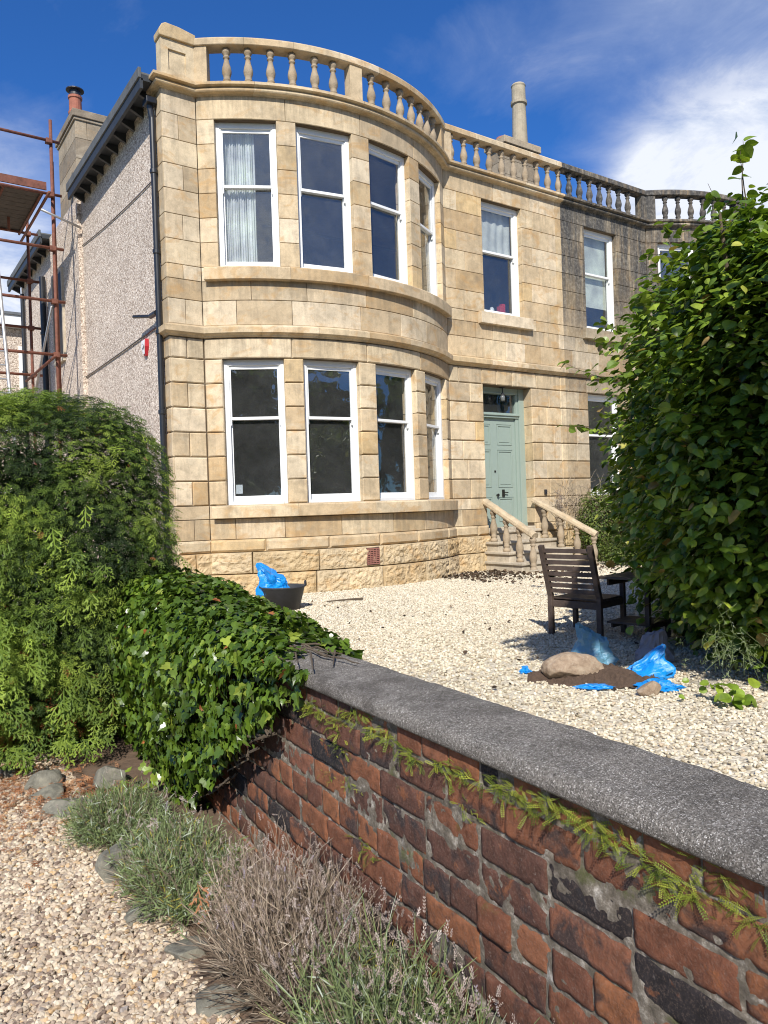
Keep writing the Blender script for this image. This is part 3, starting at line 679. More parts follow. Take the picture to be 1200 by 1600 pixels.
# gravel stones
def ico():
    p=(1+5**.5)/2; V=np.array([(-1,p,0),(1,p,0),(-1,-p,0),(1,-p,0),(0,-1,p),(0,1,p),(0,-1,-p),(0,1,-p),(p,0,-1),(p,0,1),(-p,0,-1),(-p,0,1)],float)/1.9
    F=np.array([(0,11,5),(0,5,1),(0,1,7),(0,7,10),(0,10,11),(1,5,9),(5,11,4),(11,10,2),(10,7,6),(7,1,8),(3,9,4),(3,4,2),(3,2,6),(3,6,8),(3,8,9),(4,9,5),(2,4,11),(6,2,10),(8,6,7),(9,8,1)]); return V,F
IV,IF=ico()
def randrot(n,tilt=.5):
    a=rng.uniform(0,2*math.pi,n); nr=np.stack([rng.normal(0,tilt,n),rng.normal(0,tilt,n),np.ones(n)],1); tp=np.stack([np.cos(a),np.sin(a),np.zeros(n)],1); return rot_from(nr,tp)
def scatter_stones(name,pts,smin,smax,mat,flat=.62,tintfn=None):
    parts=[]; n=len(pts); var=rng.integers(0,8,n)
    for v in range(8):
        tv=IV*(1+rng.normal(0,.16,IV.shape)); tv=tv*np.array([1,rng.uniform(.65,.9),flat*rng.uniform(.8,1.15)])
        idx=np.where(var==v)[0]
        if not len(idx): continue
        parts.append(replicate(tv,[IF],randrot(len(idx),.35),pts[idx],rng.uniform(smin,smax,len(idx)),rng.uniform(0,1,len(idx))))
    V,F,T=merge(parts); return tag(raw_mesh(name,V,F,mat,None,T),kind='stuff')
camxy=np.array([0,0.])
def infrustum(P,mar=.06):
    d=P-np.array([0,0,1.37]); f=d@np.array(cF); x=d@np.array(cR)/f; y=d@np.array(cU)/f
    return (f>.2)&(abs(x)<.506+mar)&(abs(y)<.675+mar)
def cand(n,x0,x1,y0,y1,z): return np.stack([rng.uniform(x0,x1,n),rng.uniform(y0,y1,n),np.full(n,z)],1)
# drive stones: dense near the camera
P=cand(190000,-1.9,1.0,1.4,8.5,-.160); dd=P@WN; ss=P@WU
edge=.70+.05*np.sin(ss*3.1)+.03*np.sin(ss*9+1)
P=P[(dd<edge)&infrustum(P,.42)]; P[:,2]+=rng.uniform(0,.012,len(P))
scatter_stones('gravel_stones',P,.008,.0165,M_gravD)
P=cand(52000,1.5,7.0,1.6,9.5,-.006); dist=np.hypot(P[:,0],P[:,1])
P=P[((P@WN)>1.50)&infrustum(P,.05)&(rng.uniform(0,1,len(P))<np.clip(1.35-dist/9,.15,1))]; P[:,2]+=rng.uniform(-.004,.008,len(P))
P3=cand(90000,3.0,14.5,5.0,11.6,-.006); dist=np.hypot(P3[:,0],P3[:,1])
P3=P3[((P3@WN)>1.50)&infrustum(P3,.03)&(rng.uniform(0,1,len(P3))<np.clip((dist-5)/4,0,1))&(P3[:,0]*.8+P3[:,1]>8)]
P3=P3[~((P3[:,0]>10.6)&(P3[:,0]<12.9)&(P3[:,1]>10.7))&~((np.hypot(P3[:,0]-CX,P3[:,1]-CY)<RB+.05))]
scatter_stones('gravel_chippings',np.concatenate([P,P3]),.010,.017,M_gravG)
# ------------------------------------------------------------------ brick wall
def brickmat():
    m,t=newmat('old_red_brick'); g=t.n('ShaderNodeNewGeometry').outputs['Position']; tint=t.n('ShaderNodeAttribute',attribute_name='tint').outputs['Fac']
    c=t.ramp(tint,[(0,(.024,.023,.026)),(.09,(.040,.030,.029)),(.12,(.115,.055,.040)),(.35,(.155,.064,.041)),(.5,(.19,.074,.042)),(.68,(.245,.094,.047)),(.86,(.31,.122,.054)),(1,(.23,.095,.062))])
    mott=t.noise(g,22,6,.7); c=t.mix(1.0,c,t.ramp(mott,[(.25,.45),(.5,1.0),(.75,1.5)]),'MULTIPLY')
    burn=t.n('ShaderNodeMapRange',{'Value':t.noise(t.n('ShaderNodeVectorMath',{0:g,1:t.n('ShaderNodeCombineXYZ',{0:t.math('MULTIPLY',tint,17.0),1:0.0,2:0.0}).outputs[0]},operation='ADD').outputs[0],6.5,5,.6,.5),'From Min':.54,'From Max':.62}).outputs[0]
    c=t.mix(t.math('MULTIPLY',burn,.85),c,(.04,.036,.038))
    rawp=t.ramp(t.noise(g,11,6,.7,.4),[(.60,0),(.66,1)]); c=t.mix(t.math('MULTIPLY',rawp,.6),c,(.36,.13,.05))
    lime=t.ramp(t.noise(t.mapv(g,(1,1,1),(5,5,5)),34,8,.8),[(.60,0),(.70,1)]); c=t.mix(t.math('MULTIPLY',lime,.6),c,(.42,.36,.31))
    dust=t.ramp(t.noise(g,130,4,.8),[(.5,0),(.72,.45)]); c=t.mix(dust,c,(.30,.21,.16))
    moss=t.math('MULTIPLY',t.ramp(t.noise(t.mapv(g,(1,1,1),(2,8,3)),7,5,.7),[(.62,0),(.70,1)]),t.ramp(mott,[(.45,0),(.55,1)])); c=t.mix(t.math('MULTIPLY',moss,.55),c,(.11,.10,.02))
    b1=t.n('ShaderNodeBump',{'Height':t.noise(g,170,5,.75),'Strength':.9,'Distance':.005}); b2=t.n('ShaderNodeBump',{'Height':t.noise(g,44,7,.75),'Strength':.8,'Distance':.012,'Normal':b1.outputs[0]})
    finish(t,t.n('ShaderNodeBsdfPrincipled',{'Base Color':c,'Roughness':.85,'Specular IOR Level':.3,'Normal':b2.outputs[0]})); return m
def mortarmat():
    m,t=newmat('lime_mortar'); g=t.n('ShaderNodeNewGeometry').outputs['Position']
    c=t.ramp(t.noise(g,26,7,.75),[(.25,(.05,.042,.033)),(.42,(.135,.112,.082)),(.54,(.23,.195,.15)),(.62,(.42,.375,.31)),(.70,(.66,.61,.54))])
    ms=t.ramp(t.noise(t.mapv(g,(1,1,1),(4,2,9)),8,5,.7),[(.58,0),(.66,1)]); c=t.mix(t.math('MULTIPLY',ms,.6),c,(.10,.115,.02))
    b1=t.n('ShaderNodeBump',{'Height':t.noise(g,120,6,.8),'Strength':.9,'Distance':.008})
    finish(t,t.n('ShaderNodeBsdfPrincipled',{'Base Color':c,'Roughness':.95,'Normal':b1.outputs[0]})); return m
def copemat():
    m,t=newmat('granite_concrete'); g=t.n('ShaderNodeNewGeometry').outputs['Position']
    v=t.n('ShaderNodeTexVoronoi',{'Vector':g,'Scale':400.0}); cc=t.n('ShaderNodeSeparateColor',{0:v.outputs['Color']})
    c=t.ramp(cc.outputs[0],[(0,(.09,.08,.068)),(.5,(.205,.185,.16)),(.85,(.30,.275,.24)),(.93,(.46,.43,.39)),(1,(.66,.63,.58))])
    c=t.mix(1.0,c,t.ramp(t.noise(g,5,6,.65),[(.3,.72),(.5,1.0),(.72,1.2)]),'MULTIPLY')
    c=t.mix(1.0,c,t.ramp(t.noise(g,90,5,.7),[(.3,.62),(.55,1.05),(.7,1.25)]),'MULTIPLY')
    dk=t.ramp(t.noise(t.mapv(g,(1,1,1),(7,1,2)),3.1,7,.7,.6),[(.52,0),(.66,1)]); c=t.mix(t.math('MULTIPLY',dk,.62),c,(.06,.05,.042))
    lc=t.ramp(t.noise(t.mapv(g,(1,1,1),(1,5,2)),13,7,.75,.3),[(.62,0),(.67,1)]); c=t.mix(t.math('MULTIPLY',lc,.4),c,(.36,.345,.29))
    b1=t.n('ShaderNodeBump',{'Height':t.noise(g,190,5,.8),'Strength':.9,'Distance':.005}); b2=t.n('ShaderNodeBump',{'Height':v.outputs['Distance'],'Strength':.4,'Distance':.003,'Normal':b1.outputs[0]})
    finish(t,t.n('ShaderNodeBsdfPrincipled',{'Base Color':c,'Roughness':.9,'Specular IOR Level':.3,'Normal':b2.outputs[0]})); return m
M_brick=brickmat(); M_lime=mortarmat(); M_cope=copemat()
wall=thing('garden_wall','low old red brick wall with a thick grey granular coping, ferns in its joints','wall',tuple(W(2.5,1.3,-.15)))
FD=1.205
joints=[.712,.635,.54,.445,.347,.25,.153,.057,-.04,-.137,-.23]
bV=[];bF=[];bT=[];nb=0
def brick(s0,s1,z0,z1,t,near):
    global nb
    nx=max(3,int((s1-s0)/(.011 if near else .022))); nz=max(3,int((z1-z0)/(.011 if near else .02)))
    sd=random.uniform(0,50); prot=random.gauss(0,.003)-(.003 if z1>.70 else 0); tilt=random.gauss(0,.008); r=.0045
    skew=random.gauss(0,.003); base=nb
    cs=[s0,s0]+list(np.linspace(s0+.001,s1-.001,nx+1))+[s1,s1]; rz=[z0,z0]+list(np.linspace(z0+.001,z1-.001,nz+1))+[z1,z1]
    for i,c in enumerate(cs):
        for j,z in enumerate(rz):
            out=i in(0,len(cs)-1) or j in(0,len(rz)-1)
            e=min(c-s0,s1-c); f=min(z-z0,z1-z); q=0
            for h in (e,f):
                if h<r: q+=r-math.sqrt(max(r*r-(r-h)**2,0))
            nn=noise.noise(Vector((c*26,z*26,sd)));n2=noise.noise(Vector((c*80,z*80,sd+9)))
            chip=max(0,noise.noise(Vector((c*22,z*22,sd+20)))-.34)*(.035 if min(e,f)<.018 else .008)
            d=-prot+tilt*(c-(s0+s1)/2)*2+q+chip*.8+nn*.0022+n2*.0016
            ec=noise.noise(Vector((z*30,sd,3)))*.0035 if e<.004 else 0; ez=noise.noise(Vector((c*24,sd,8)))*.0035 if f<.004 else 0
            if out: d+=.03
            bV.append(W(c+ec,FD+d,z+ez+skew*(c-s0)/.2)); bT.append(t); nb+=1
    k=len(rz)
    for i in range(len(cs)-1):
        for j in range(k-1): bF.append((base+i*k+j,base+i*k+j+1,base+(i+1)*k+j+1,base+(i+1)*k+j))
rb=random.Random(5)
for ci in range(len(joints)-1):
    z1,z0=joints[ci],joints[ci+1]; head=ci in(0,4,8)
    s=.12+ (.0 if head else (.095 if ci%2 else -.03))
    if ci==1: s=1.206-.25*5+.004
    if ci==4: s=1.60-.1335*12
    while s<5.2:
        L=(.1335 if head else .25)*rb.uniform(.97,1.03)
        if not head and rb.random()<.10: L*=.52
        t=rb.random()
        if t<.10: t=rb.uniform(0,.09)
        elif t<.5: t=rb.uniform(.13,.42)
        else: t=rb.uniform(.4,1)
        if head and rb.random()<.6: t=rb.uniform(.6,.95)
        if s+L>.25: brick(s+.0045,s+L-.0045,z0+.006+rb.gauss(0,.0015),z1-.006+rb.gauss(0,.0015),t,s<2.7)
        s+=L
raw_mesh('brickwork',np.array(bV),[np.array(bF)],M_brick,wall,np.array(bT),smooth=True)
ns,nz=620,110; ssv=np.linspace(.1,5.3,ns); zzv=np.linspace(-.25,.722,nz); V=np.zeros((ns,nz,3))
for i,s in enumerate(ssv):
    for j,z in enumerate(zzv):
        d=FD+.0065+.006*noise.noise(Vector((s*9,z*14,2)))+.004*noise.noise(Vector((s*38,z*38,5)))+.0015*noise.noise(Vector((s*90,z*90,9)))
        V[i,j]=W(s,d,z)
idx=np.arange(ns*nz).reshape(ns,nz); F=np.stack([idx[:-1,:-1],idx[:-1,1:],idx[1:,1:],idx[1:,:-1]],-1).reshape(-1,4)
raw_mesh('mortar',V.reshape(-1,3),[F],M_lime,wall,np.zeros(ns*nz),smooth=True)
m=MB(); V=[W(s,d,z) for z in (-.3,.715) for (s,d) in ((-1,FD+.03),(9,FD+.03),(9,1.43),(-1,1.43))]; m.add(V,[(3,2,1,0),(4,5,6,7),(0,1,5,4),(1,2,6,5),(2,3,7,6),(3,0,4,7)]); m.build('wall_core',M_lime,wall)
prof=[(1.20,.712),(1.186,.711),(1.180,.718),(1.179,.735),(1.183,.749),(1.193,.758),(1.21,.764),(1.26,.768),(1.32,.771),(1.38,.771),(1.44,.769),(1.462,.764),(1.472,.755),(1.474,.74),(1.472,.716),(1.46,.711)]
def dens(pr,step):
    o=[]
    for i in range(len(pr)-1):
        a,b=np.array(pr[i]),np.array(pr[i+1]); k=max(1,int(np.hypot(*(b-a))/step)); o+=[tuple(a+(b-a)*q/k) for q in range(k)]
    return o+[pr[-1]]
pr=dens(prof,.010); sts=np.arange(-.6,6.0,.011); k=len(pr); V=[]
for s in sts:
    for (d,z) in pr:
        nn=noise.noise(Vector((s*7,d*9,z*9)))*.004+noise.noise(Vector((s*40,d*40,z*40)))*.0022
        lump=max(0,noise.noise(Vector((s*14,d*14,3)))-.3)*.012
        V.append(W(s,d-nn*.5 if z<.76 else d,z+(nn+lump*.4 if z>.75 else nn*.3)))
idx=np.arange(len(sts)*k).reshape(len(sts),k); F=np.stack([idx[:-1,:-1],idx[1:,:-1],idx[1:,1:],idx[:-1,1:]],-1).reshape(-1,4)
raw_mesh('coping',np.array(V),[F],M_cope,wall,np.zeros(len(V)),smooth=True)
# ------------------------------------------------------------------ foliage templates
def fold_leaf(ws,ys,fold=.25,curl=.18):
    V=[];
    for wd,y in zip(ws,ys):
        zc=-curl*y*y
        for sx in (-1,0,1): V.append((sx*wd,y,zc+abs(sx)*wd*fold))
    F=[(3*i+j,3*i+j+1,3*(i+1)+j+1,3*(i+1)+j) for i in range(len(ws)-1) for j in (0,1)]
    return np.array(V),[np.array(F)]
HZ=fold_leaf([.03,.34,.47,.50,.42,.22,.015],[0,.10,.32,.55,.78,.95,1.08],.22,.25)
LONG=fold_leaf([.02,.16,.2,.14,.01],[0,.25,.5,.8,1.05],.2,.2)
def ivyleaf():
    half=[(0,0),(.22,-.14),(.46,.02),(.50,.20),(.30,.36),(.34,.62),(.14,.74),(0,1.05)]
    V=[(x,y,-.12*y*y+x*.22) for x,y in half]+[(-x,y,-.12*y*y+x*.22) for x,y in half[1:-1]]
    # midrib helper for quads
    mid=[(0,.2,0),(0,.5,-.03)]
    V+=mid; a=len(half); n=len(half)+len(half)-2
    R_=[1,2,3,4,5,6]; L_=[a+i for i in range(6)]; M0,M1=n,n+1
    F3=[];F4=[]
    for S,fl in ((R_,0),(L_,1)):
        q=[(0,S[0],S[1],M0),(M0,S[1],S[2],S[3]),(M0,S[3],S[4],M1),(M1,S[4],S[5],7)]
        for f in q: F4.append(f if not fl else f[::-1])
    return np.array(V),[np.array(F4)]
HZ2=fold_leaf([.03,.30,.44,.40,.30,.12,.01],[0,.12,.34,.58,.80,.96,1.12],-.30,.55)
IVY=ivyleaf()
def spray():
    V=[];F=[]
    def dia(p,d,L,w):
        p=np.array(p);d=np.array(d)/np.linalg.norm(d); s=np.array([d[1],-d[0],0])*w; b=len(V)
        V.extend([p,p+d*L*.45+s,p+d*L,p+d*L*.45-s]); F.append((b,b+1,b+2,b+3))
    dia((0,0,0),(0,1,0),1.0,.028)
    for i in range(6):
        y=.08+i*.15; sg=1 if i%2 else -1; L=.50*(1-y*.62); ang=R(42)
        d=np.array([sg*math.sin(ang),math.cos(ang),0]); p=np.array([0,y,0]); dia(p,d,L,.034)
        for j,q in enumerate((.35,.68)):
            s2=1 if j%2 else -1; a2=ang*sg+s2*R(36); dd=np.array([math.sin(a2),math.cos(a2),0]); dia(p+d*L*q,dd,L*.50*(1.15-q*.6),.030)
    V=np.array(V); V[:,2]=-.28*V[:,1]**2-.25*np.abs(V[:,0])+.03*np.sin(V[:,0]*17); return V,[np.array(F)]
SPR=spray()
def fern():
    V=[];F=[]
    N=10
    for i in range(N):
        y=.10+.88*i/N; L=.085*math.sin(math.pi*min(1,.18+.82*(1-i/N)))+.03
        for sg in (-1,1):
            b=len(V); V.extend([(0,y-.015,0),(sg*L*.55,y-.025,.01),(sg*L,y+.03,0),(sg*L*.5,y+.045,.01)]); F.append((b,b+1,b+2,b+3) if sg>0 else (b+3,b+2,b+1,b))
    b=len(V); V.extend([(-.01,0,0),(.01,0,0),(.004,1,0),(-.004,1,0)]); F.append((b,b+1,b+2,b+3))
    V=np.array(V,float); V[:,2]+=-.30*V[:,1]**2+.12*V[:,1]; return V,[np.array(F)]
FRN=fern()
def blade(): # slender leaf
    V=np.array([(-.03,0,0),(.03,0,0),(.05,.5,.02),(-.05,.5,.02),(.0,1,-.05)]); return V,[np.array([(0,1,2,3)]),np.array([(3,2,4)])]
BLD=blade()
def nrm(a): return a/np.maximum(np.linalg.norm(a,axis=1,keepdims=True),1e-9)
# ------------------------------------------------------------------ conifer hedge
def blob_surface(n,c,r,ex,zlo=0,wob=.08,seed=0,sqz=None):
    """points and normals on a superellipsoid; c centre, r radii"""
    d=nrm(rng.normal(size=(n,3))); d[:,2]*=1.0
    s=(np.abs(d[:,0])**ex+np.abs(d[:,1])**ex+np.abs(d[:,2])**ex)**(-1/ex); p=d*s[:,None]
    nn=nrm(np.sign(p)*np.abs(p)**(ex-1)/np.array(r))
    P=p*np.array(r)+np.array(c)
    if wob:
        q=np.array([noise.noise(Vector(x*1.7+seed))+.5*noise.noise(Vector(x*4.3+seed)) for x in P]); P=P+nn*(q*wob)[:,None]
    return P,nn
hed=thing('conifer_hedge','tall clipped bright green conifer hedge at the left end of the ivy covered wall','hedge',(.9,6,-.15))
HB=[((.81,6.0,1.03),(1.06,1.08,1.19),4.4,80000),((-.4,7.2,1.0),(.95,1.2,1.15),3.0,16000)]
parts=[]
for c,r,ex,n in HB:
    P,nn=blob_surface(n,c,r,ex,wob=.07)
    zf=np.clip((P[:,2]+.1)/.6,0,1); shrink=1-.22*(1-zf)**1.5; P[:,0]=(P[:,0]-c[0])*shrink+c[0]+.08*(1-zf); P[:,1]=(P[:,1]-c[1])*shrink+c[1]-.05*(1-zf)
    keep=(P[:,2]>-.14)&(nn[:,1]<.55)
    P,nn=P[keep],nn[keep]; n2=len(P)
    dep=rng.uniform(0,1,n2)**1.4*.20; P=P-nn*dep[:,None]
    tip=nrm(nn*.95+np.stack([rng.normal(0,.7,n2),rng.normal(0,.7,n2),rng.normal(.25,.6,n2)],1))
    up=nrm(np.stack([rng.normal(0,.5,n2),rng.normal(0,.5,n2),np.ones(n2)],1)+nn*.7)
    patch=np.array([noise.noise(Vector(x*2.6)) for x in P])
    t=np.clip(.62+rng.normal(0,.22,n2)+patch*.9-dep*2.9+.10*(P[:,2]<.9)-.10*(P[:,0]>1.1),0,.94);  # tint darker inside and right, lighter low: sun and shade put into colour
    low=np.exp(-((P[:,2]+.05)/.28)**2)*.22; t=np.where(rng.uniform(0,1,n2)<low+.006,.98,t)
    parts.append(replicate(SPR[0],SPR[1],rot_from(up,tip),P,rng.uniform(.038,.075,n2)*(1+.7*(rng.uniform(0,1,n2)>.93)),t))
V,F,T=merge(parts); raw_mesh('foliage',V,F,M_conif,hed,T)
m=MB()
for (x,y) in ((.95,5.9),(1.2,6.3),(.6,6.4),(-.3,7.0)):
    m=MB(); m.tube([(x,y,-.15),(x+.03,y,.9),(x,y+.05,1.9)],[.06,.045,.02],8); m.build('trunk',M_bark,hed)
m=MB(); 
# dark inner twig mass: real small twigs
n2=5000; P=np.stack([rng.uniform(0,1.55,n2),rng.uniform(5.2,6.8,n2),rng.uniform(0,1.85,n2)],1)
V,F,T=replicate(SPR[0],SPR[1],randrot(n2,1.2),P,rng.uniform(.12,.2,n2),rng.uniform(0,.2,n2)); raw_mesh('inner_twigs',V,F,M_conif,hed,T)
# loose bright sprays at the foot
n2=150; P=np.stack([rng.uniform(.55,1.30,n2),rng.uniform(4.80,5.05,n2),.02+1.5*rng.uniform(0,1,n2)**2.2],1); tip=nrm(np.stack([rng.normal(-.25,.5,n2),-np.ones(n2)*.7,rng.normal(-.35,.35,n2)],1)); up=nrm(np.stack([rng.normal(-.3,.3,n2),-np.ones(n2)*.8,np.ones(n2)*.8],1))
V,F,T=replicate(SPR[0],SPR[1],rot_from(up,tip),P,rng.uniform(.10,.19,n2),np.clip(rng.normal(.66,.16,n2),.3,.94)); raw_mesh('low_sprays',V,F,M_conif,hed,T)
# ------------------------------------------------------------------ ivy over the wall
ivy=thing('ivy_mound','glossy dark green ivy heaped over the far end of the brick wall beside the hedge','ivy',tuple(W(4,1.3,-.15)))
n=23000
s=rng.uniform(2.45,5.6,n)
profl=np.array([(1.10,-.16),(1.03,.15),(.98,.45),(1.0,.72),(1.08,.88),(1.25,.96),(1.45,.97),(1.62,.90),(1.74,.74),(1.80,.5),(1.84,.1)])
seg=np.linalg.norm(np.diff(profl,axis=0),axis=1); cum=np.concatenate([[0],np.cumsum(seg)]); u=rng.uniform(0,cum[-1]*.93,n)
dd=np.interp(u,cum,profl[:,0]); zz=np.interp(u,cum,profl[:,1])
du=.02; nd=-(np.interp(u+du,cum,profl[:,1])-np.interp(u-du,cum,profl[:,1])); nz_=(np.interp(u+du,cum,profl[:,0])-np.interp(u-du,cum,profl[:,0]))
# taper towards the bare end of the wall: mound gets thinner and the hanging edge climbs
k=np.clip((s-2.45)/1.1,0,1); front=u<cum[4]
zcut=np.interp(s,[2.45,2.65,2.9,3.15,3.5,3.8],[.74,.60,.45,.28,.06,-.16])
dd2=1.17+(dd-1.17)*(.25+.75*k); dd2=np.where(u>cum[6],1.40+(dd-1.40)*(.15+.85*k),dd2)
zz2=np.where(zz>.70,.775+(zz-.775)*(.10+.90*k**1.3),zz)
keep=(zz2>zcut+rng.normal(0,.03,n))&~((u>cum[4])&(s<2.62+rng.uniform(0,.3,n)))
s,dd2,zz2,nd,nz_,u=[a[keep] for a in (s,dd2,zz2,nd,nz_,u)]; n=len(s)
hump=np.interp(s,[2.5,3.0,3.4,3.9,4.5,5.2,5.6],[0,-.03,-.075,-.06,.0,.03,-.05]); zz2=zz2+hump*(zz2>.4)
s=s+.12
P=WU[None]*s[:,None]+WN[None]*dd2[:,None]+np.array([0,0,1.])[None]*zz2[:,None]
nn=nrm(-WN[None]*nd[:,None]*-1+np.array([0,0,1.])[None]*nz_[:,None])
nn=nrm(WN[None]*nd[:,None]+np.array([0,0,1.])[None]*nz_[:,None])
q=np.array([noise.noise(Vector(x*3.1))+.6*noise.noise(Vector(x*8)) for x in P]); P=P+nn*(q*.055-rng.uniform(0,1,n)**1.3*.10+.01)[:,None]
up=nrm(nn+rng.normal(0,.48,(n,3))+np.array([[0,0,.15]])); tip=nrm(np.array([[0,0,-1.]])+nn*.25+rng.normal(0,.55,(n,3)))
t=np.clip(rng.normal(.45,.22,n)+q*.25,0,.97); t=np.where(rng.uniform(0,1,n)<.006,.99,t)
V,F,T=replicate(IVY[0],IVY[1],rot_from(up,tip),P,(.024+.036*rng.uniform(0,1,n)**1.2)*np.where(rng.uniform(0,1,n)>.88,1.3,1),t)
raw_mesh('leaves',V,F,M_ivy,ivy,T)
m=MB()
for i in range(70):
    s0=random.uniform(2.62,5.2); z=random.uniform(.0,.72); d=1.12
    zc=float(np.interp(s0,[2.45,3.5,3.8],[.7,.06,-.15])); z=max(z,zc)
    pts=[];a=random.uniform(-.6,.6)
    for q in range(6): pts.append(tuple(W(s0+q*.07*math.cos(a),d+random.uniform(-.02,.03)-.02*q*(0),min(.74,z+q*.07*math.sin(a)))))
    m.tube(pts,[.006,.006,.005,.004,.003,.002],5,cap=False)
for i in range(14): # bare stems trailing on the coping
    s0=random.uniform(2.75,3.2); d=random.uniform(1.22,1.47); a=random.uniform(2.6,3.7); pts=[]
    for q in range(7): pts.append(tuple(W(s0+q*.045*math.cos(a),min(1.5,max(1.17,d+q*.045*math.sin(a))),.782+random.uniform(0,.015))))
    m.tube(pts,[.005,.005,.004,.004,.003,.003,.002],5,cap=False)
m.build('stems',M_bark,ivy)
# ------------------------------------------------------------------ ferns in the wall joints
FERNS=[(2.62,.655,1.3),(2.50,.640,1.5),(2.40,.60,1.3),(2.38,.63,1.4),(2.30,.665,1.2),(2.21,.68,1.2),(2.09,.645,1.2),(1.99,.655,1.1),(1.90,.635,1.2),(1.74,.65,1.2),(1.66,.668,.9),(1.51,.655,1.2),(1.44,.66,1.35),(1.38,.64,1.2),(1.31,.665,1.35),(1.20,.665,1.3),(1.13,.675,1.2),(1.05,.640,1.3),(.99,.625,1.1),(.94,.63,1.2),(.87,.685,.9),(.79,.65,1.1),(2.18,.256,.75),(1.61,.55,.5),(2.42,.505,.55),(2.35,.54,.5),(2.27,.44,.4),(2.47,.41,.45)]
ORD='first second third fourth fifth sixth seventh eighth ninth tenth eleventh twelfth thirteenth fourteenth fifteenth sixteenth seventeenth eighteenth nineteenth twentieth twenty-first twenty-second'.split()
LOWF=['lone bright fern tuft low in the middle of the brick wall','small fern tuft in the second joint below the longest fern row','little fern tuft in the joint just below and right of the ivy ferns','tiny fern sprig one joint below the ferns beside the ivy','lowest small fern sprig close to the ivy on the brick face','tiny fern sprig at the right edge of the hanging ivy']
for i,(s0,z0,k) in enumerate(FERNS):
    z0+=random.uniform(-.02,.012); k*=random.uniform(.7,1.15)
    n=int(22*k+8); a=rng.uniform(-1.35,1.35,n); el=rng.uniform(-.7,1.3,n); out=-WN[None]*np.cos(el)[:,None]*np.cos(a)[:,None]*.75+WU[None]*np.sin(a)[:,None]+np.array([0,0,1.])[None]*np.sin(el)[:,None]*.8
    base=np.tile(W(s0,FD-.002,z0),(n,1))+WU[None]*rng.normal(0,.040,n)[:,None]+np.array([0,0,1.])[None]*rng.normal(0,.012,n)[:,None]
    up=nrm(np.array([[0,0,1.]])*.7-WN[None]*.5+rng.normal(0,.3,(n,3)))
    V,F,T=replicate(FRN[0],FRN[1],rot_from(up,nrm(out)),base,rng.uniform(.022,.052,n)*k**.5,np.clip(rng.normal(.6,.25,n),0,1))
    o=raw_mesh('wall_fern',V-base[0],F,M_fern,None,T); o.location=tuple(base[0])
    tag(o,ORD[i]+' light green fern tuft counting from the ivy along the joint under the coping' if i<22 else LOWF[i-22],'fern','ferns growing in the brick wall' if i<22 else 'single fern tufts lower on the bricks')
# ------------------------------------------------------------------ big leafy tree at right
tree=thing('hazel_tree','tall dense broad leaved hazel bush filling the right side of the garden','tree',(6.3,3.6,0))
TB=[((5.95,3.0,1.80),(1.02,1.02,1.80),2.5,17000,1),((6.76,4.0,1.78),(.99,.99,1.78),2.5,14000,2),((8.10,5.00,1.68),(1.08,1.08,1.66),2.4,15000,3),((6.9,2.6,1.9),(1.2,1.1,1.9),2.4,7000,4)]
parts=[];allP=[]
for c,r,ex,n,sd in TB:
    P,nn=blob_surface(n,c,r,ex,wob=.30,seed=sd)
    keep=(P[:,2]>.05)
    for c2,r2,e2,_,sd2 in TB:
        if c2!=c:
            q=np.sum(np.abs((P-np.array(c2))/np.array(r2))**e2,axis=1); keep&=q>.45
    P,nn=P[keep],nn[keep]; n2=len(P)
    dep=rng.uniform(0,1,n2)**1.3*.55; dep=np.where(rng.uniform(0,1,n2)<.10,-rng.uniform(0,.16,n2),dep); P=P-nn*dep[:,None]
    az=rng.uniform(0,6.28,n2)
    up=nrm(nn*.30+np.array([[0,0,1.25]])+rng.normal(0,.36,(n2,3)))
    tip=nrm(nn*.8+np.stack([np.cos(az),np.sin(az),np.full(n2,-.35)],1)*.8)
    t=np.clip(rng.normal(.50,.24,n2)-dep*.35,0,.98); t=np.where(rng.uniform(0,1,n2)<.01,1.0,t)  # tint falls with depth: shade inside the crown put into leaf colour
    M_=rot_from(up,tip); S_=.042+.066*rng.uniform(0,1,n2)**1.3; h=n2//2
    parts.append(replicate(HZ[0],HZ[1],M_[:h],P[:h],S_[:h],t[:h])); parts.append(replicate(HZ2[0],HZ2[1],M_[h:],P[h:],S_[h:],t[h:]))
# twigs poking out
tw=MB()
def twig(p,d,L,n,r=.006,lf=.085):
    p=Vector(p); d=Vector(d).normalized(); pts=[p]
    for i in range(6): d=(d+Vector((random.gauss(0,.08),random.gauss(0,.08),random.gauss(0,.08)))).normalized(); pts.append(pts[-1]+d*L/6)
    tw.tube(pts,[r*(1-.12*i) for i in range(7)],5,cap=False)
    Q=np.array([pts[1+int(random.random()*5.9)] for _ in range(n)]); Q+=rng.normal(0,.015,Q.shape)
    az=rng.uniform(0,6.28,n); up=nrm(np.array([[0,0,1.]])+rng.normal(0,.4,(n,3))); tp=nrm(np.stack([np.cos(az),np.sin(az),np.full(n,-.4)],1)+np.array(d)[None]*.6)
    parts.append(replicate(HZ[0],HZ[1],rot_from(up,tp),Q,rng.uniform(.7,1.25,n)*lf,np.clip(rng.normal(.6,.2,n),0,1)))
twig((7.35,5.75,2.75),(-.85,.45,.28),.62,15); twig((7.2,5.7,2.15),(-.95,.25,.02),.62,16); twig((7.35,5.6,2.3),(-.6,.5,.2),.4,10)
twig((5.5,3.1,3.55),(-.05,.05,1),.55,9); twig((5.45,3.05,3.5),(-.12,.1,1),.42,8); twig((6.1,3.6,3.6),(-.2,.2,1),.45,9); twig((7.1,4.9,3.5),(-.3,.3,1),.45,10); twig((6.6,4.4,3.6),(-.2,.2,1),.5,10)
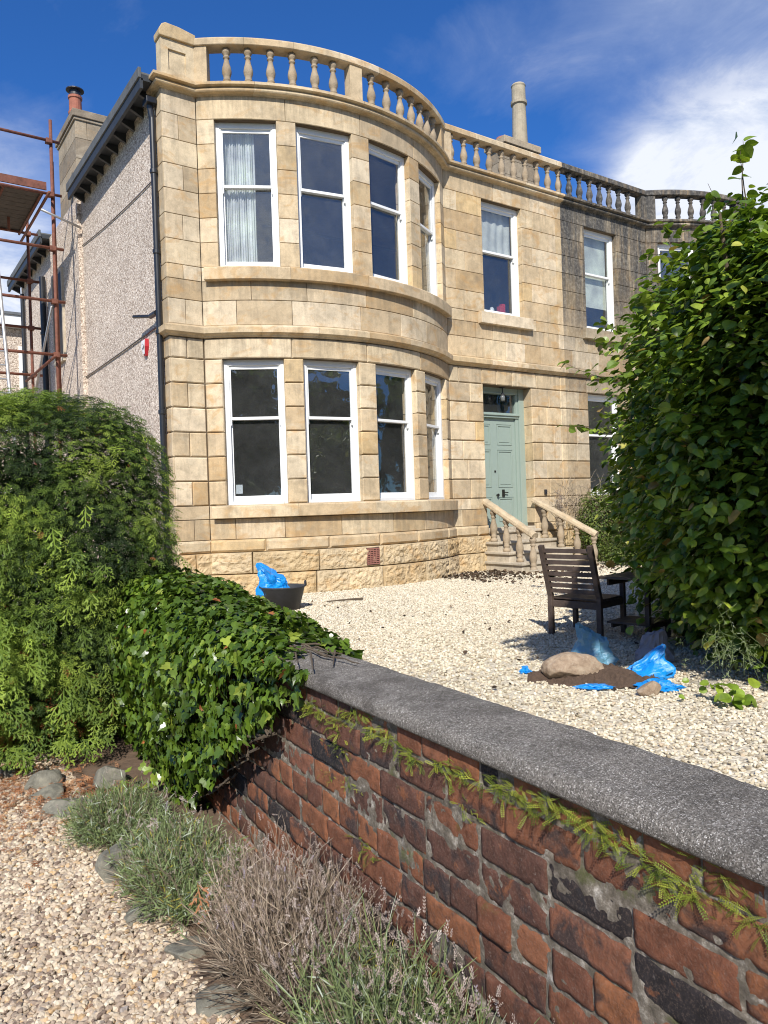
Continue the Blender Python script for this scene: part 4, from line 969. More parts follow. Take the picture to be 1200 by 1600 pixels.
for i in range(60):
    c,r,ex,_,sd=random.choice(TB[:3]); a=random.uniform(2.2,4.6); z=random.uniform(.5,3.6); p=(c[0]+r[0]*.9*math.cos(a),c[1]+r[1]*.9*math.sin(a),z)
    twig(p,(math.cos(a),math.sin(a),random.uniform(-.2,.8)),random.uniform(.2,.38),7,.004,.08)
# scattered leaves in the volume
n2=9000; idx=rng.integers(0,4,n2); P=np.zeros((n2,3))
for j in range(4):
    mk=idx==j; c,r=np.array(TB[j][0]),np.array(TB[j][1]); d=nrm(rng.normal(size=(mk.sum(),3)))*rng.uniform(.2,.8,mk.sum())[:,None]; P[mk]=c+d*r
P=P[P[:,2]>.25]; n2=len(P)
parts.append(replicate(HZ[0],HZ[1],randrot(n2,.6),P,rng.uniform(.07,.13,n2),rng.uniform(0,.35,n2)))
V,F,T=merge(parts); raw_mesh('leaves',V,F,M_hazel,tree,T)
for c,_r,_e,_n,_s in TB:
    for k in range(3):
        m=MB(); a=random.uniform(0,6.28); m.tube([(c[0]+.15*math.cos(a),c[1]+.15*math.sin(a),-.03),(c[0]+.3*math.cos(a),c[1]+.3*math.sin(a),1.2),(c[0]+.5*math.cos(a),c[1]+.5*math.sin(a),2.6),(c[0]+.6*math.cos(a),c[1]+.6*math.sin(a),3.5)],[.05,.04,.025,.01],7); m.build('trunk',M_bark,tree)
tag(tw.build('twigs',M_bark,tree),kind='stuff')
# ------------------------------------------------------------------ overhanging tree just beyond the right edge of the view
ot=thing('overhanging_tree','tall tree standing just beyond the right edge of the garden whose boughs throw dappled shade','tree',(3.4,-1.9,0))
parts=[]
for c,r,n in (((2.02,.22,5.0),(.75,.65,.6),1200),((2.6,-.6,5.1),(1.0,.95,.8),1300),((3.4,-1.7,5.6),(1.6,1.5,1.6),3600)):
    P,nn=blob_surface(n,c,r,2.2,wob=.3,seed=8); dep=rng.uniform(0,1,n)*.6; P=P-nn*dep[:,None]*np.array(r)[None]
    parts.append(replicate(HZ[0],HZ[1],randrot(n,.5),P,rng.uniform(.09,.16,n),np.clip(rng.normal(.5,.2,n),0,1)))
V,F,T=merge(parts); raw_mesh('crown',V,F,M_hazel,ot,T)
m=MB(); m.tube([(3.4,-1.9,-.02),(3.4,-1.85,2),(3.4,-1.8,4),(3.4,-1.7,6)],[.14,.12,.08,.03],10); m.tube([(3.4,-1.82,3.2),(2.7,-.8,4.5),(1.9,.2,4.9)],[.06,.045,.015],8); m.build('trunk',M_bark,ot)
# trees across the road behind the camera (seen mirrored in the window panes)
bt=None
BTP=[(-16,-20,1.1),(-7,-25,1.0),(3,-24,1.15),(12,-22,.9),(21,-18,1.2),(30,-14,1.1),(38,-6,1.0),(-24,-10,1.0)]
n=5200; P,nn=blob_surface(n,(0,0,6.2),(4.4,4.4,4.6),2.1,wob=1.2,seed=3); P=P-nn*(rng.uniform(0,1,n)*1.6)[:,None]
V,F,T=replicate(HZ[0],[HZ[1][0]],randrot(n,.8),P,rng.uniform(.35,.7,n),np.clip(rng.normal(.35,.2,n),0,1))
for i,(x,y,k) in enumerate(BTP):
    if bt is None:
        bt=thing('street_tree','broad round crowned tree across the road, seen only mirrored in the window panes','tree',(0,0,-.15),'trees across the road'); raw_mesh('crown',V,F,M_hazel,bt,T)
        m=MB(); m.tube([(0,0,-.2),(0,.1,3),(.1,0,7)],[.3,.22,.1],9); m.build('trunk',M_bark,bt); o=bt
    else: o=copy_tree(bt)
    o['label']=['leftmost but one','third from the left','fourth from the left','fourth from the right','third from the right','last but one on the right','rightmost','leftmost'][i]+' round tree across the road, mirrored in the panes'
    o.location=(x,y,-.15); o.scale=(k,k,k); o.rotation_euler=(0,0,i*1.3)
# ------------------------------------------------------------------ rocks
def icos(sub):
    import bmesh
    bm=bmesh.new(); bmesh.ops.create_icosphere(bm,subdivisions=sub,radius=1); V=np.array([v.co[:] for v in bm.verts]); F=np.array([[v.index for v in f.verts] for f in bm.faces]); bm.free(); return V,F
def rockmat(name,a,b,c_):
    m,t=newmat(name); g=t.n('ShaderNodeNewGeometry').outputs['Position']
    c=t.ramp(t.noise(g,14,6,.7,.3),[(.3,a),(.5,b),(.7,c_)])
    c=t.mix(t.math('MULTIPLY',t.ramp(t.noise(g,70,5,.7),[(.58,0),(.66,1)]),.5),c,(.38,.36,.29))
    b1=t.n('ShaderNodeBump',{'Height':t.noise(g,60,6,.75),'Strength':.7,'Distance':.008})
    finish(t,t.n('ShaderNodeBsdfPrincipled',{'Base Color':c,'Roughness':.88,'Normal':b1.outputs[0]})); return m
M_edge=rockmat('lichened_stone',(.075,.07,.055),(.17,.16,.125),(.27,.25,.19))
M_boul=rockmat('brown_boulder',(.19,.13,.085),(.33,.245,.17),(.46,.37,.27))
def rock(name,loc,size,mat,seed,rz=0,cuts=10,sub=4,smooth=False):
    V,F=icos(sub); rr=random.Random(seed)
    for _ in range(cuts):
        d=np.array([rr.gauss(0,1),rr.gauss(0,1),rr.gauss(0,1)*.9]); d/=np.linalg.norm(d); k=rr.uniform(.50,.80); x=V@d; V=V-np.outer(np.maximum(x-k,0),d)*.92
    V=V*np.array(size); q=np.array([noise.noise(Vector(v*9+seed))*.045+noise.noise(Vector(v*30+seed))*.02 for v in V]); V=V*(1+q[:,None]*2)
    c,s=math.cos(rz),math.sin(rz); V=V@np.array([[c,s,0],[-s,c,0],[0,0,1]])
    o=raw_mesh(name,V,[F],mat,None,np.zeros(len(V)),smooth=smooth); o.location=loc; return o
ES=[(.82,4.70,-.14,(.14,.11,.085),.3,'large slanting grey stone edging the gravel beside the brown needle litter'),(.70,5.02,-.15,(.09,.07,.06),1,'small round grey stone lying in the brown needles under the hedge'),
(1.13,4.45,-.13,(.13,.10,.09),.1,'dark reddish block of stone at the foot of the hedge and ivy'),(.88,4.22,-.155,(.15,.17,.07),.6,'low broken edging stone behind the first lavender clump'),(.82,4.50,-.15,(.10,.12,.06),2.2,'split brown edging stone touching the large slanting grey one'),
(.875,3.31,-.11,(.105,.13,.10),.5,'upright flat topped lichened stone between the two green lavender clumps'),(.885,2.93,-.15,(.10,.11,.07),1.7,'low pinkish grey edging stone half sunk beside the green lavender'),
(.90,2.58,-.16,(.08,.11,.05),.2,'dark edging stone under the dead orange sprig'),(.885,2.26,-.155,(.08,.14,.055),.9,'long flat edging stone beside the brown lavender'),(.93,1.98,-.155,(.09,.14,.08),.5,'nearest edging stone at the bottom edge of the view'),(.60,5.5,-.15,(.10,.08,.07),.5,'grey stone tucked under the left foot of the conifer hedge')]
for i,(x,y,z,sz,rz,lb) in enumerate(ES): tag(rock('edging_stone',(x,y,z),sz,M_edge,i+11,rz),lb,'stone','stones edging the gravel drive')
tag(rock('boulder',(4.47,3.98,.085),(.235,.15,.125),M_boul,4,-.75,5,5,True),'big smooth brown boulder lying on the soil heap in the garden','boulder')
tag(rock('cobble',(4.53,3.34,.035),(.095,.06,.06),M_boul,9,-.5,7,4),'fist sized brown stone in front of the blue bag','stone')
# soil heap
nx=90; gx=np.linspace(-1,1,nx); X,Y=np.meshgrid(gx,gx); r=np.hypot(X,Y)*(1+.22*np.sin(3*np.arctan2(Y,X)+.6)+.12*np.sin(7*np.arctan2(Y,X))); H=np.clip(1-r**1.6,0,1)
V=np.zeros((nx*nx,3)); 
for i,(x,y,h) in enumerate(zip(X.ravel(),Y.ravel(),H.ravel())):
    q=noise.noise(Vector((x*5,y*5,1)))*.03+noise.noise(Vector((x*17,y*17,2)))*.022+noise.noise(Vector((x*36,y*36,5)))*.012
    ca,sa=math.cos(-.85),math.sin(-.85); a,b=x*.50,y*.27; V[i]=(a*ca-b*sa,a*sa+b*ca,h*.11+q*min(1,h*5)-.012 if h>0 else -.05)
idx=np.arange(nx*nx).reshape(nx,nx); F=np.stack([idx[:-1,:-1],idx[:-1,1:],idx[1:,1:],idx[1:,:-1]],-1).reshape(-1,4)
so=raw_mesh('soil_heap',V,[F],simple('dug_soil',(.085,.055,.038),.95,bump=.9,bscale=90,var=.4,vscale=30),None,np.zeros(len(V)),smooth=False); so.location=(4.62,3.90,.0); tag(so,'low heap of dark dug soil spread under the boulder and blue bags','soil heap')
# plastic bags
def plastic(name,col,rough=.30,tr=.07):
    m,t=newmat(name); g=t.n('ShaderNodeNewGeometry').outputs['Position']
    c=t.mix(t.noise(g,9,4,.6),tuple(x*.75 for x in col),tuple(min(1,x*1.25) for x in col))
    b=t.n('ShaderNodeBump',{'Height':t.noise(g,24,6,.65,1.2),'Strength':.5,'Distance':.015})
    bs=t.n('ShaderNodeBsdfPrincipled',{'Base Color':c,'Roughness':rough,'Specular IOR Level':.6,'Normal':b.outputs[0]}); tl=t.n('ShaderNodeBsdfTranslucent',{'Color':c})
    mx=t.n('ShaderNodeMixShader',{0:tr,1:bs.outputs[0],2:tl.outputs[0]}); finish(t,mx); return m
M_blue=plastic('blue_plastic',(.008,.26,.72)); M_bluepale=plastic('pale_blue_plastic',(.16,.36,.50)); M_sack=plastic('grey_woven_sack',(.33,.32,.36),.7,.1)
def bag(name,loc,a,b,h,rz,seed,mat,top=.55,slant=(0,0),lean=(0,0),folds=.12,open_=False):
    nu,nv=30,13; V=[]
    for j in range(nv+1):
        v=j/nv
        for i in range(nu):
            u=2*math.pi*i/nu; k=lerp(1,top,v**1.1)*(.80+.2*math.sin(math.pi*min(1,v*1.7+.1)))
            f=1+folds*(abs(noise.noise(Vector((math.cos(u)*2.4,math.sin(u)*2.4,v*1.2+seed))))*2-.5)+folds*.9*(.35-abs(noise.noise(Vector((math.cos(u)*4.2,math.sin(u)*4.2,v*3.4+seed*2))))*1.6)+folds*.6*noise.noise(Vector((math.cos(u)*6,math.sin(u)*6,v*3+seed)))
            x=a*k*f*math.cos(u);y=b*k*f*math.sin(u); hh=h*(1+slant[0]*math.cos(u)+slant[1]*math.sin(u)+.10*noise.noise(Vector((math.cos(u)*3,math.sin(u)*3,seed+5))))
            V.append((x+lean[0]*v,y+lean[1]*v,v*hh))
    F=[(j*nu+i,j*nu+(i+1)%nu,(j+1)*nu+(i+1)%nu,(j+1)*nu+i) for j in range(nv) for i in range(nu)]
    F2=[]
    V=np.array(V)
    if not open_:
        c=V[-nu:].mean(0)-np.array([0,0,h*.05]); V=np.vstack([V,c]); F2=[(nv*nu+i,nv*nu+(i+1)%nu,len(V)-1) for i in range(nu)]
    c_,s_=math.cos(rz),math.sin(rz); V=V@np.array([[c_,s_,0],[-s_,c_,0],[0,0,1]])
    o=raw_mesh(name,V,[np.array(F)]+([np.array(F2)] if F2 else []),mat,None,np.zeros(len(V)),smooth=False); o.location=loc; return o
tag(bag('plastic_bag',(5.02,4.20,.0),.15,.08,.27,-.80,3,M_bluepale,1.05,(-.28,.05),(-.03,.03),.34,True),'pale blue plastic bag standing half open behind the boulder','bag')
tag(bag('plastic_bag',(4.86,3.64,.01),.23,.11,.17,-.80,8,M_blue,.55,(.45,0),(.06,.06),.34),'bright blue plastic bag slumped to a peak beside the soil heap','bag')
tag(bag('plastic_bag',(4.69,3.38,.0),.16,.09,.07,-.95,12,M_blue,.5,(0,0),(0,0),.4),'flattened blue bag end trailing on the gravel right of the small brown stone','bag')
tag(bag('plastic_bag',(4.38,3.70,.0),.15,.045,.03,-.72,15,M_blue,.6,(0,0),(0,0),.5),'thin strip of blue plastic under the front edge of the soil heap','bag')
tag(bag('plastic_bag',(4.40,4.42,.0),.05,.05,.05,.3,17,M_blue,.5,(0,0),(0,0),.5),'small crumpled scrap of blue plastic left of the boulder','bag')
tag(bag('grey_sack',(5.48,3.98,.0),.17,.13,.24,-.8,21,M_sack,.6,(.1,0),(0,0),.22),'crumpled grey sack in the shade between the table and the hazel','sack')
# trug and its blue bag
tr=thing('rubber_trug','black rubber bucket with two handles on the gravel by the bay','bucket',(4.86,9.55,0))
m=MB(); m.lathe((4.86,9.55,0),[(.22,0),(.30,.30),(.325,.315),(.315,.325),(.29,.31),(.215,.02)],30); m.build('tub',simple('black_rubber',(.035,.037,.042),.6,bump=.3,var=.4),tr,smooth=True)
for sg in(-1,1):
    m=MB(); dx,dy=.83*sg,-.56*sg; pts=[]
    for q in range(9):
        a=math.pi*q/8; w_=.09*math.cos(a); pts.append((4.86+dx*.31-dy*w_,9.55+dy*.31+dx*w_,.315+.07*math.sin(a)))
    m.tube(pts,.013,8); m.build('handle',simple('black_rubber_handle',(.03,.03,.035),.6) if sg<0 else bpy.data.materials['black_rubber_handle'],tr,smooth=True)
tag(bag('plastic_bag',(4.79,9.57,.14),.25,.17,.40,-.60,31,M_blue,.95,(-.30,.05),(-.10,.05),.34),'bright blue plastic bag billowing out of the black rubber bucket','bag')
# ------------------------------------------------------------------ garden chair and table
M_wood=simple('dark_stained_wood',(.075,.052,.040),.6,bump=.4,bscale=70,var=.5,vscale=14)
def furn(C0,f):
    f=np.array([*f,0.]); f/=np.linalg.norm(f); e=np.array([f[1],-f[0],0.]); up=np.array([0,0,1.]); O=np.array([C0[0],C0[1],0.])
    def bar(m,p,q,w_,t_):
        p=O+f*p[0]+e*p[1]+up*p[2]; q=O+f*q[0]+e*q[1]+up*q[2]; d=q-p; L=np.linalg.norm(d); d/=L
        a=e if abs(d@e)<.9 else f; a=a-d*(a@d); a/=np.linalg.norm(a); b=np.cross(d,a)
        m.box((p+q)/2,(L/2,w_/2,t_/2),[d,a,b])
    return bar
bar=furn((5.90,5.52),(.985,.17))
ch=thing('garden_chair','dark slatted wooden garden chair seen from behind on the gravel','chair',(6.15,5.3,0))
W_=.56
for b_ in (0,W_):
    m=MB(); bar(m,(0,b_,0),(0.0,b_,.42),.055,.045); bar(m,(0.0,b_,.40),(-.15,b_,.93),.055,.045); m.build('leg',M_wood,ch,bevel=.005)
    m=MB(); bar(m,(.47,b_,0),(.47,b_,.60),.05,.045); m.build('leg',M_wood,ch,bevel=.005)
    if b_==0:
        m=MB(); bar(m,(-.06,b_,.60),(.53,b_,.61),.07,.025); m.build('armrest',M_wood,ch,bevel=.005)
    m=MB(); bar(m,(.02,b_,.33),(.47,b_,.33),.025,.07); m.build('seat_rail',M_wood,ch,bevel=.004)
m=MB(); bar(m,(0,0.02,.32),(0,W_-.02,.32),.025,.07); m.build('seat_rail',M_wood,ch,bevel=.004)
m=MB(); bar(m,(.47,0.02,.32),(.47,W_-.02,.32),.025,.07); m.build('seat_rail',M_wood,ch,bevel=.004)
for k in range(7):
    m=MB(); bar(m,(.05+.068*k,0,.375),(.05+.068*k,W_,.375),.055,.02); m.build('seat_slat',M_wood,ch,bevel=.003)
for k in range(8):
    z=.455+.060*k; x=-.15*(z-.40)/.53; m=MB(); bar(m,(x,.02,z),(x,W_-.02,z),.018,.043); m.build('back_slat',M_wood,ch,bevel=.003)
tb=thing('side_table','dark wooden slatted side table with a low shelf joined beside the garden chair','table',(6.3,4.75,0))
for a,b_ in ((.05,1.04),(.46,1.04)):
    m=MB(); bar(m,(a,b_,0),(a,b_,.60 if b_<.8 else .60),.045,.045); m.build('leg',M_wood,tb,bevel=.004)
for k in range(6):
    m=MB(); a=-.02+.104*k; bar(m,(a,.59,.615),(a,1.12,.615),.092,.024); m.build('top_slat',M_wood,tb,bevel=.003)
m=MB(); bar(m,(.05,.63,.56),(.46,.63,.56),.02,.06); bar(m,(.05,1.04,.56),(.46,1.04,.56),.02,.06); m.build('apron',M_wood,tb)
m=MB()
for k in range(5): bar(m,(.07+.092*k,.62,.17),(.07+.092*k,1.06,.17),.085,.02)
bar(m,(.05,.66,.14),(.46,.66,.14),.02,.05); bar(m,(.05,1.02,.14),(.46,1.02,.14),.02,.05); m.build('lower_shelf',M_wood,tb,bevel=.003)
# ------------------------------------------------------------------ lavender
STK=(np.array([(-.010,0,0),(.010,0,0),(-.008,.35,.02),(.008,.35,.02),(-.006,.7,.0),(.006,.7,.0),(-.003,1,-.06),(.003,1,-.06),(0,0,-.010),(0,0,.010),(0,.35,.012),(0,.35,.028),(0,1,-.063),(0,1,-.057)]),[np.array([(0,1,3,2),(2,3,5,4),(4,5,7,6),(8,9,11,10),(10,11,13,12)])])
def headT():
    V=[];F=[]
    for i in range(5):
        y=i*.22
        for j in range(4):
            a=j*1.57+i*.8; b=len(V); c,s_=math.cos(a),math.sin(a)
            V.extend([(0,y,0),(c*.10+s_*.05,y+.10,s_*.10-c*.05),(c*.15,y+.2,s_*.15),(c*.10-s_*.05,y+.10,s_*.10+c*.05)]); F.append((b,b+1,b+2,b+3))
    return np.array(V),[np.array(F)]
HED=headT()
def lavender(label,c,rad,hgt,nst,nlf,nfl,kind,group='lavender clumps along the foot of the brick wall',lean=(0,0),stalk=.16,yel=.05):
    root=thing('lavender_bush',label,'plant',(c[0],c[1],-.15),group)
    def dome(n,rlo=0.,rhi=1.):
        a=rng.uniform(0,6.28,n); r=np.sqrt(rng.uniform(rlo**2,rhi**2,n)); return np.stack([np.cos(a)*r*rad[0],np.sin(a)*r*rad[1]],1),r
    # woody stems
    xy,r=dome(nst); bs=.75 if kind=='b' else .5; base=np.stack([c[0]+xy[:,0]*bs,c[1]+xy[:,1]*bs,np.full(nst,-.16)],1); top=np.stack([c[0]+xy[:,0]+lean[0],c[1]+xy[:,1]+lean[1],-.15+hgt*np.sqrt(np.clip(1-.8*r*r,0,1))*rng.uniform(.65,1.12,nst)],1)
    top=top+rng.normal(0,.045 if kind=='b' else .02,top.shape); d=top-base; L=np.linalg.norm(d,axis=1); up=nrm(rng.normal(0,1,(nst,3)))
    V,F,T=replicate(STK[0],STK[1],rot_from(up,d),base,L,np.clip(rng.normal(.5,.22,nst),0,1)); raw_mesh('stems',V,F,M_lavb,root,T)
    # leaves on the outer halves of the stems
    k=rng.integers(0,nst,nlf); f=rng.uniform(.35,1.0,nlf); P=base[k]+d[k]*f[:,None]+rng.normal(0,.012,(nlf,3)); P[:,2]=np.maximum(P[:,2],-.15); tip=nrm(d[k]/L[k][:,None]+rng.normal(0,.55,(nlf,3)))
    t=np.clip(rng.normal(.48,.2,nlf),0,.93); t=np.where(rng.uniform(0,1,nlf)<yel,1.0,t); t=np.where(rng.uniform(0,1,nlf)<.06,.93,t)
    V,F,T=replicate(BLD[0],BLD[1],rot_from(nrm(rng.normal(0,1,(nlf,3))+np.array([[0,0,.8]])),tip),P,rng.uniform(.022,.048,nlf),t); raw_mesh('leaves',V,F,M_lavg if kind=='g' else M_lavb,root,T)
    if nfl:
        k=rng.integers(0,nst,nfl); b=top[k]; tp=nrm(d[k]*np.array([.7,.7,1])+np.array([[0,0,.25]])+rng.normal(0,.13,(nfl,3))*.6); LL=rng.uniform(.5,1.25,nfl)*stalk
        V,F,T=replicate(STK[0],STK[1],rot_from(nrm(rng.normal(0,1,(nfl,3))),tp),b,LL,np.clip(rng.normal(.62,.2,nfl),0,1)); raw_mesh('flower_stalks',V,F,M_lavb if kind=='b' else M_lavg,root,T)
        q=b+tp*LL[:,None]*.9; V,F,T=replicate(HED[0],HED[1],rot_from(nrm(rng.normal(0,1,(nfl,3))),tp),q,rng.uniform(.012,.028,nfl)*(1.0 if kind=='b' else 1.5),np.clip(rng.normal(.5,.25,nfl),0,.96)); raw_mesh('flower_heads',V,F,M_lavf,root,T)
    return root
lavender('small grey green lavender clump nearest the hedge, just above the lichened stone',(.98,3.74),(.26,.30),.20,500,7500,20,'g',stalk=.08,yel=.02)
lavender('spreading green lavender clump in the middle of the bed, between the two stones',(1.02,2.98),(.24,.42),.26,700,11500,50,'g',stalk=.10,yel=.05)
lavender('big dried brown lavender clump of bare stalks with faded heads',(1.13,2.24),(.21,.42),.26,3200,3500,900,'b',stalk=.12)
lavender('flowering green lavender clump at the foot of the wall with faded pink spikes',(1.12,1.66),(.22,.34),.28,800,11000,190,'g',stalk=.17,yel=.03)
lavender('greenest lavender clump nearest the camera at the bottom edge',(1.10,1.26),(.20,.25),.26,500,7500,90,'g',stalk=.15,yel=.02)
# dead orange sprig caught on the lavender
V,F,T=replicate(SPR[0],SPR[1],rot_from(np.array([[-.3,-.6,.7]]),np.array([[.1,-.2,-1.]])),np.array([[.98,2.62,.02]]),np.array([.13]),np.array([.6])); o=raw_mesh('dead_sprig',V-V.mean(0),F,M_litter,None,T); o.location=(.96,2.60,-.02); tag(o,'dead orange conifer sprig caught on the lavender leaves','sprig')
# seedling ivy with yellow leaves by the red block of stone
n=26; P=np.stack([rng.normal(1.17,.07,n),rng.normal(4.12,.08,n),rng.uniform(-.14,-.02,n)],1); V,F,T=replicate(IVY[0],IVY[1],rot_from(nrm(np.array([[-.4,-.6,1.]])+rng.normal(0,.3,(n,3))),nrm(rng.normal(0,1,(n,3)))),P,rng.uniform(.035,.06,n),rng.uniform(.85,.97,n)); o=raw_mesh('ivy_seedling',V-P.mean(0),F,M_ivy,None,T); o.location=tuple(P.mean(0)); tag(o,'small yellow green ivy seedling between the red stone block and the lavender','plant')
# bindweed-like weed under the hazel
for (x,y,lb,n,sz) in ((4.70,2.78,'leafy green seedling at the shaded foot of the hazel',14,.085),(4.62,3.02,'pair of small rounded leaves on the gravel under the hazel',5,.05)):
    P=np.stack([rng.normal(x,.05,n),rng.normal(y,.05,n),rng.uniform(.01,.13,n)],1); az=rng.uniform(0,6.28,n); V,F,T=replicate(HZ[0],HZ[1],rot_from(nrm(np.array([[-.5,-.5,1.]])+rng.normal(0,.3,(n,3))),np.stack([np.cos(az),np.sin(az),-.2*np.ones(n)],1)),P,rng.uniform(.7,1.2,n)*sz,rng.uniform(.3,.8,n)); o=raw_mesh('seedling',V-P.mean(0),F,M_hazel,None,T); o.location=tuple(P.mean(0)); tag(o,lb,'plant')
n=46; P0=np.array([4.86,2.95,.40]); d=nrm(rng.normal(0,1,(n,3))*.5+np.array([[-.35,-.3,-.6]])); P=P0+rng.normal(0,.10,(n,3)); parts=[replicate(STK[0],STK[1],rot_from(nrm(rng.normal(0,1,(n,3))),d),P,np.full(n,.16),np.full(n,.5))]
nl=520; k=rng.integers(0,n,nl); Q=P[k]+d[k]*rng.uniform(0,.16,nl)[:,None]; parts.append(replicate(BLD[0],BLD[1],rot_from(nrm(rng.normal(0,1,(nl,3))),nrm(d[k]+rng.normal(0,.8,(nl,3)))),Q,rng.uniform(.02,.035,nl),rng.uniform(.5,.95,nl))); V,F,T=merge(parts); o=raw_mesh('rosemary_plant',V-P0,F,M_lavg,None,T); o.location=tuple(P0); tag(o,'thin grey green rosemary sprays poking out of the base of the hazel','plant')
# litter
def flakes(name,P,smin,smax,mat,tmpl,kind='stuff',tilt=.5,tr_=(0,1)):
    n=len(P); V,F,T=replicate(tmpl[0],tmpl[1],randrot(n,tilt),P,rng.uniform(smin,smax,n),rng.uniform(*tr_,n)); return tag(raw_mesh(name,V,F,mat,None,T),kind=kind)
n=1600; P=np.stack([rng.normal(.62,.22,n),rng.normal(4.78,.42,n),rng.uniform(-.150,-.128,n)],1); P2=np.stack([rng.uniform(.85,1.2,600),rng.uniform(3.9,4.6,600),rng.uniform(-.148,-.12,600)],1); flakes('needle_litter',np.concatenate([P,P2]),.03,.07,M_litter,SPR)
n=240; P=np.stack([rng.uniform(-.2,.85,n),rng.uniform(1.8,4.4,n),rng.uniform(-.14,-.128,n)],1); flakes('stray_needles',P[rng.uniform(0,1,n)<.35],.02,.05,M_litter,SPR)
n=1300; P=np.stack([rng.uniform(9.0,13.2,n),11.6-np.abs(rng.normal(0,1.0,n)),rng.uniform(.010,.028,n)],1); P=P[np.hypot(P[:,0]-CX,P[:,1]-CY)>RB+.1]; P=P[(P[:,1]<11.7)&((P[:,0]<10.7)|(P[:,1]<10.5))]; flakes('leaf_litter',P,.03,.075,M_debris,HZ)
n=90; P=np.stack([rng.uniform(2.5,8,n),rng.uniform(3,10,n),rng.uniform(.006,.02,n)],1); flakes('scattered_leaves',P,.02,.05,M_debris,HZ)
m=MB(); m.tube([(5.62,9.66,.02),(5.90,9.55,.03),(6.15,9.5,.025)],[.008,.014,.018],6); tag(m.build('stick',M_bark),'short dark stick lying on the gravel in front of the bay','stick')
# shrub and climber by the steps
def leafball(name,label,cat,balls,mat,tmpl,smin,smax,loc,group=None,twigs=12):
    root=thing(name,label,cat,loc,group); parts=[]
    for c,r,n in balls:
        P,nn=blob_surface(n,c,r,2.2,wob=.12,seed=c[0]); P=P-nn*(rng.uniform(0,1,n)**1.2*min(r)*.6)[:,None]
        parts.append(replicate(tmpl[0],tmpl[1],rot_from(nrm(nn*.6+np.array([[0,0,.8]])+rng.normal(0,.4,(n,3))),nrm(nn+rng.normal(0,.6,(n,3))+np.array([[0,0,.3]]))),P,rng.uniform(smin,smax,n),np.clip(rng.normal(.5,.22,n),0,1)))
    V,F,T=merge(parts); raw_mesh('leaves',V,F,mat,root,T)
    m=MB()
    for i in range(twigs):
        a=random.uniform(0,6.28); c,r,_=random.choice(balls); m.tube([(c[0]+.1*math.cos(a),c[1]+.1*math.sin(a),0),(c[0]+r[0]*.6*math.cos(a),c[1]+r[1]*.6*math.sin(a),c[2]),(c[0]+r[0]*.9*math.cos(a),c[1]+r[1]*.9*math.sin(a),c[2]+r[2]*.7)],[.012,.008,.004],5)
    m.build('stems',M_bark,root); return root
leafball('garden_shrub','bright yellow green bushy shrub against the wall right of the entrance steps','shrub',[((13.75,11.25,.85),(.65,.5,.85),5200),((14.3,10.9,.75),(.7,.5,.75),4200)],M_shrub,LONG,.05,.085,(13.9,11.1,0))
leafball('garden_shrub','darker low shrub spilling over the gravel beside the right handrail','shrub',[((13.25,10.35,.28),(.42,.4,.34),2600),((13.75,10.0,.3),(.5,.4,.42),2600)],M_shrub,LONG,.04,.07,(13.4,10.2,0))
root=thing('dry_climber','bare tan twigs of a dried climber sprawling over the soot stained wall','plant',(13.5,11.75,.5)); m=MB()
for i in range(90):
    p=Vector((random.uniform(12.9,14.2),11.72,random.uniform(.9,1.7))); d=Vector((random.gauss(0,1),-.1,random.gauss(.3,1))).normalized(); pts=[p]
    for q in range(6): d=(d+Vector((random.gauss(0,.3),random.gauss(0,.12),random.gauss(-.05,.3)))).normalized(); nx_=pts[-1]+d*.09; nx_.y=min(nx_.y,11.86); pts.append(nx_)
    m.tube([tuple(x) for x in pts],[.006,.006,.005,.005,.004,.003,.002],4,cap=False)
m.build('twigs',simple('dry_twig',(.34,.27,.19),.9),root)
m=MB()
for i in range(7): m.tube([(12.72+.04*i,11.6,.0),(12.76+.03*i,11.66,.8),(12.80+.025*i,11.7,1.55+.06*(i%3))],[.008,.006,.003],5)
root=thing('tall_flower_stalks','tall thin faded lavender spires beside the right handrail','plant',(12.85,11.6,0)); m.build('stalks',M_lavb if False else bpy.data.materials['dried_stalk'],root)
n=260; P=np.stack([rng.normal(12.87,.05,n),rng.normal(11.68,.02,n),rng.uniform(.9,1.65,n)],1); V,F,T=replicate(HED[0],HED[1],randrot(n,.8),P,rng.uniform(.03,.05,n),rng.uniform(.3,1,n)); raw_mesh('flowers',V,F,M_lavf,root,T)
# ------------------------------------------------------------------ curtains, blinds and things seen in the windows
def cloth(name,label,cat,pts,z0,z1,mat,fold=.03,nf=11):
    V=[];N=len(pts)
    for j in range(9):
        z=lerp(z0,z1,j/8)
        for i,(x,y) in enumerate(pts): 
            a=i/(N-1)*nf*6.283; V.append((x+fold*.3*math.cos(a*1.3),y+fold*math.sin(a+.5*math.sin(j*.8))*(1+.3*math.sin(a*.37)),z))
    F=[(j*N+i,j*N+i+1,(j+1)*N+i+1,(j+1)*N+i) for j in range(8) for i in range(N-1)]
    return tag(raw_mesh(name,np.array(V),[np.array(F)],mat,None,np.zeros(len(V)),smooth=True),label,cat)
M_net=leafmat('net_curtain',[(0,(.84,.86,.95)),(1,(.84,.86,.95))],.9,.35,.1,1.0); M_blind=leafmat('cream_blind',[(0,(.74,.78,.74)),(1,(.74,.78,.74))],.8,.3,.1,1.0)
pts=[Pb1(s,0,-.33)[:2] for s in np.linspace(-2.46,-1.90,110)]
cloth('net_curtain','pale blue white net curtain drawn over the left half of the upper bay window','curtain',pts,5.5,7.74,M_net,.028,13)
cloth('roller_blind','gathered pale blind across the top half of the window above the door','blind',[(x,YF+.31) for x in np.linspace(11.08,12.12,60)],6.86,7.74,M_blind,.012,5)
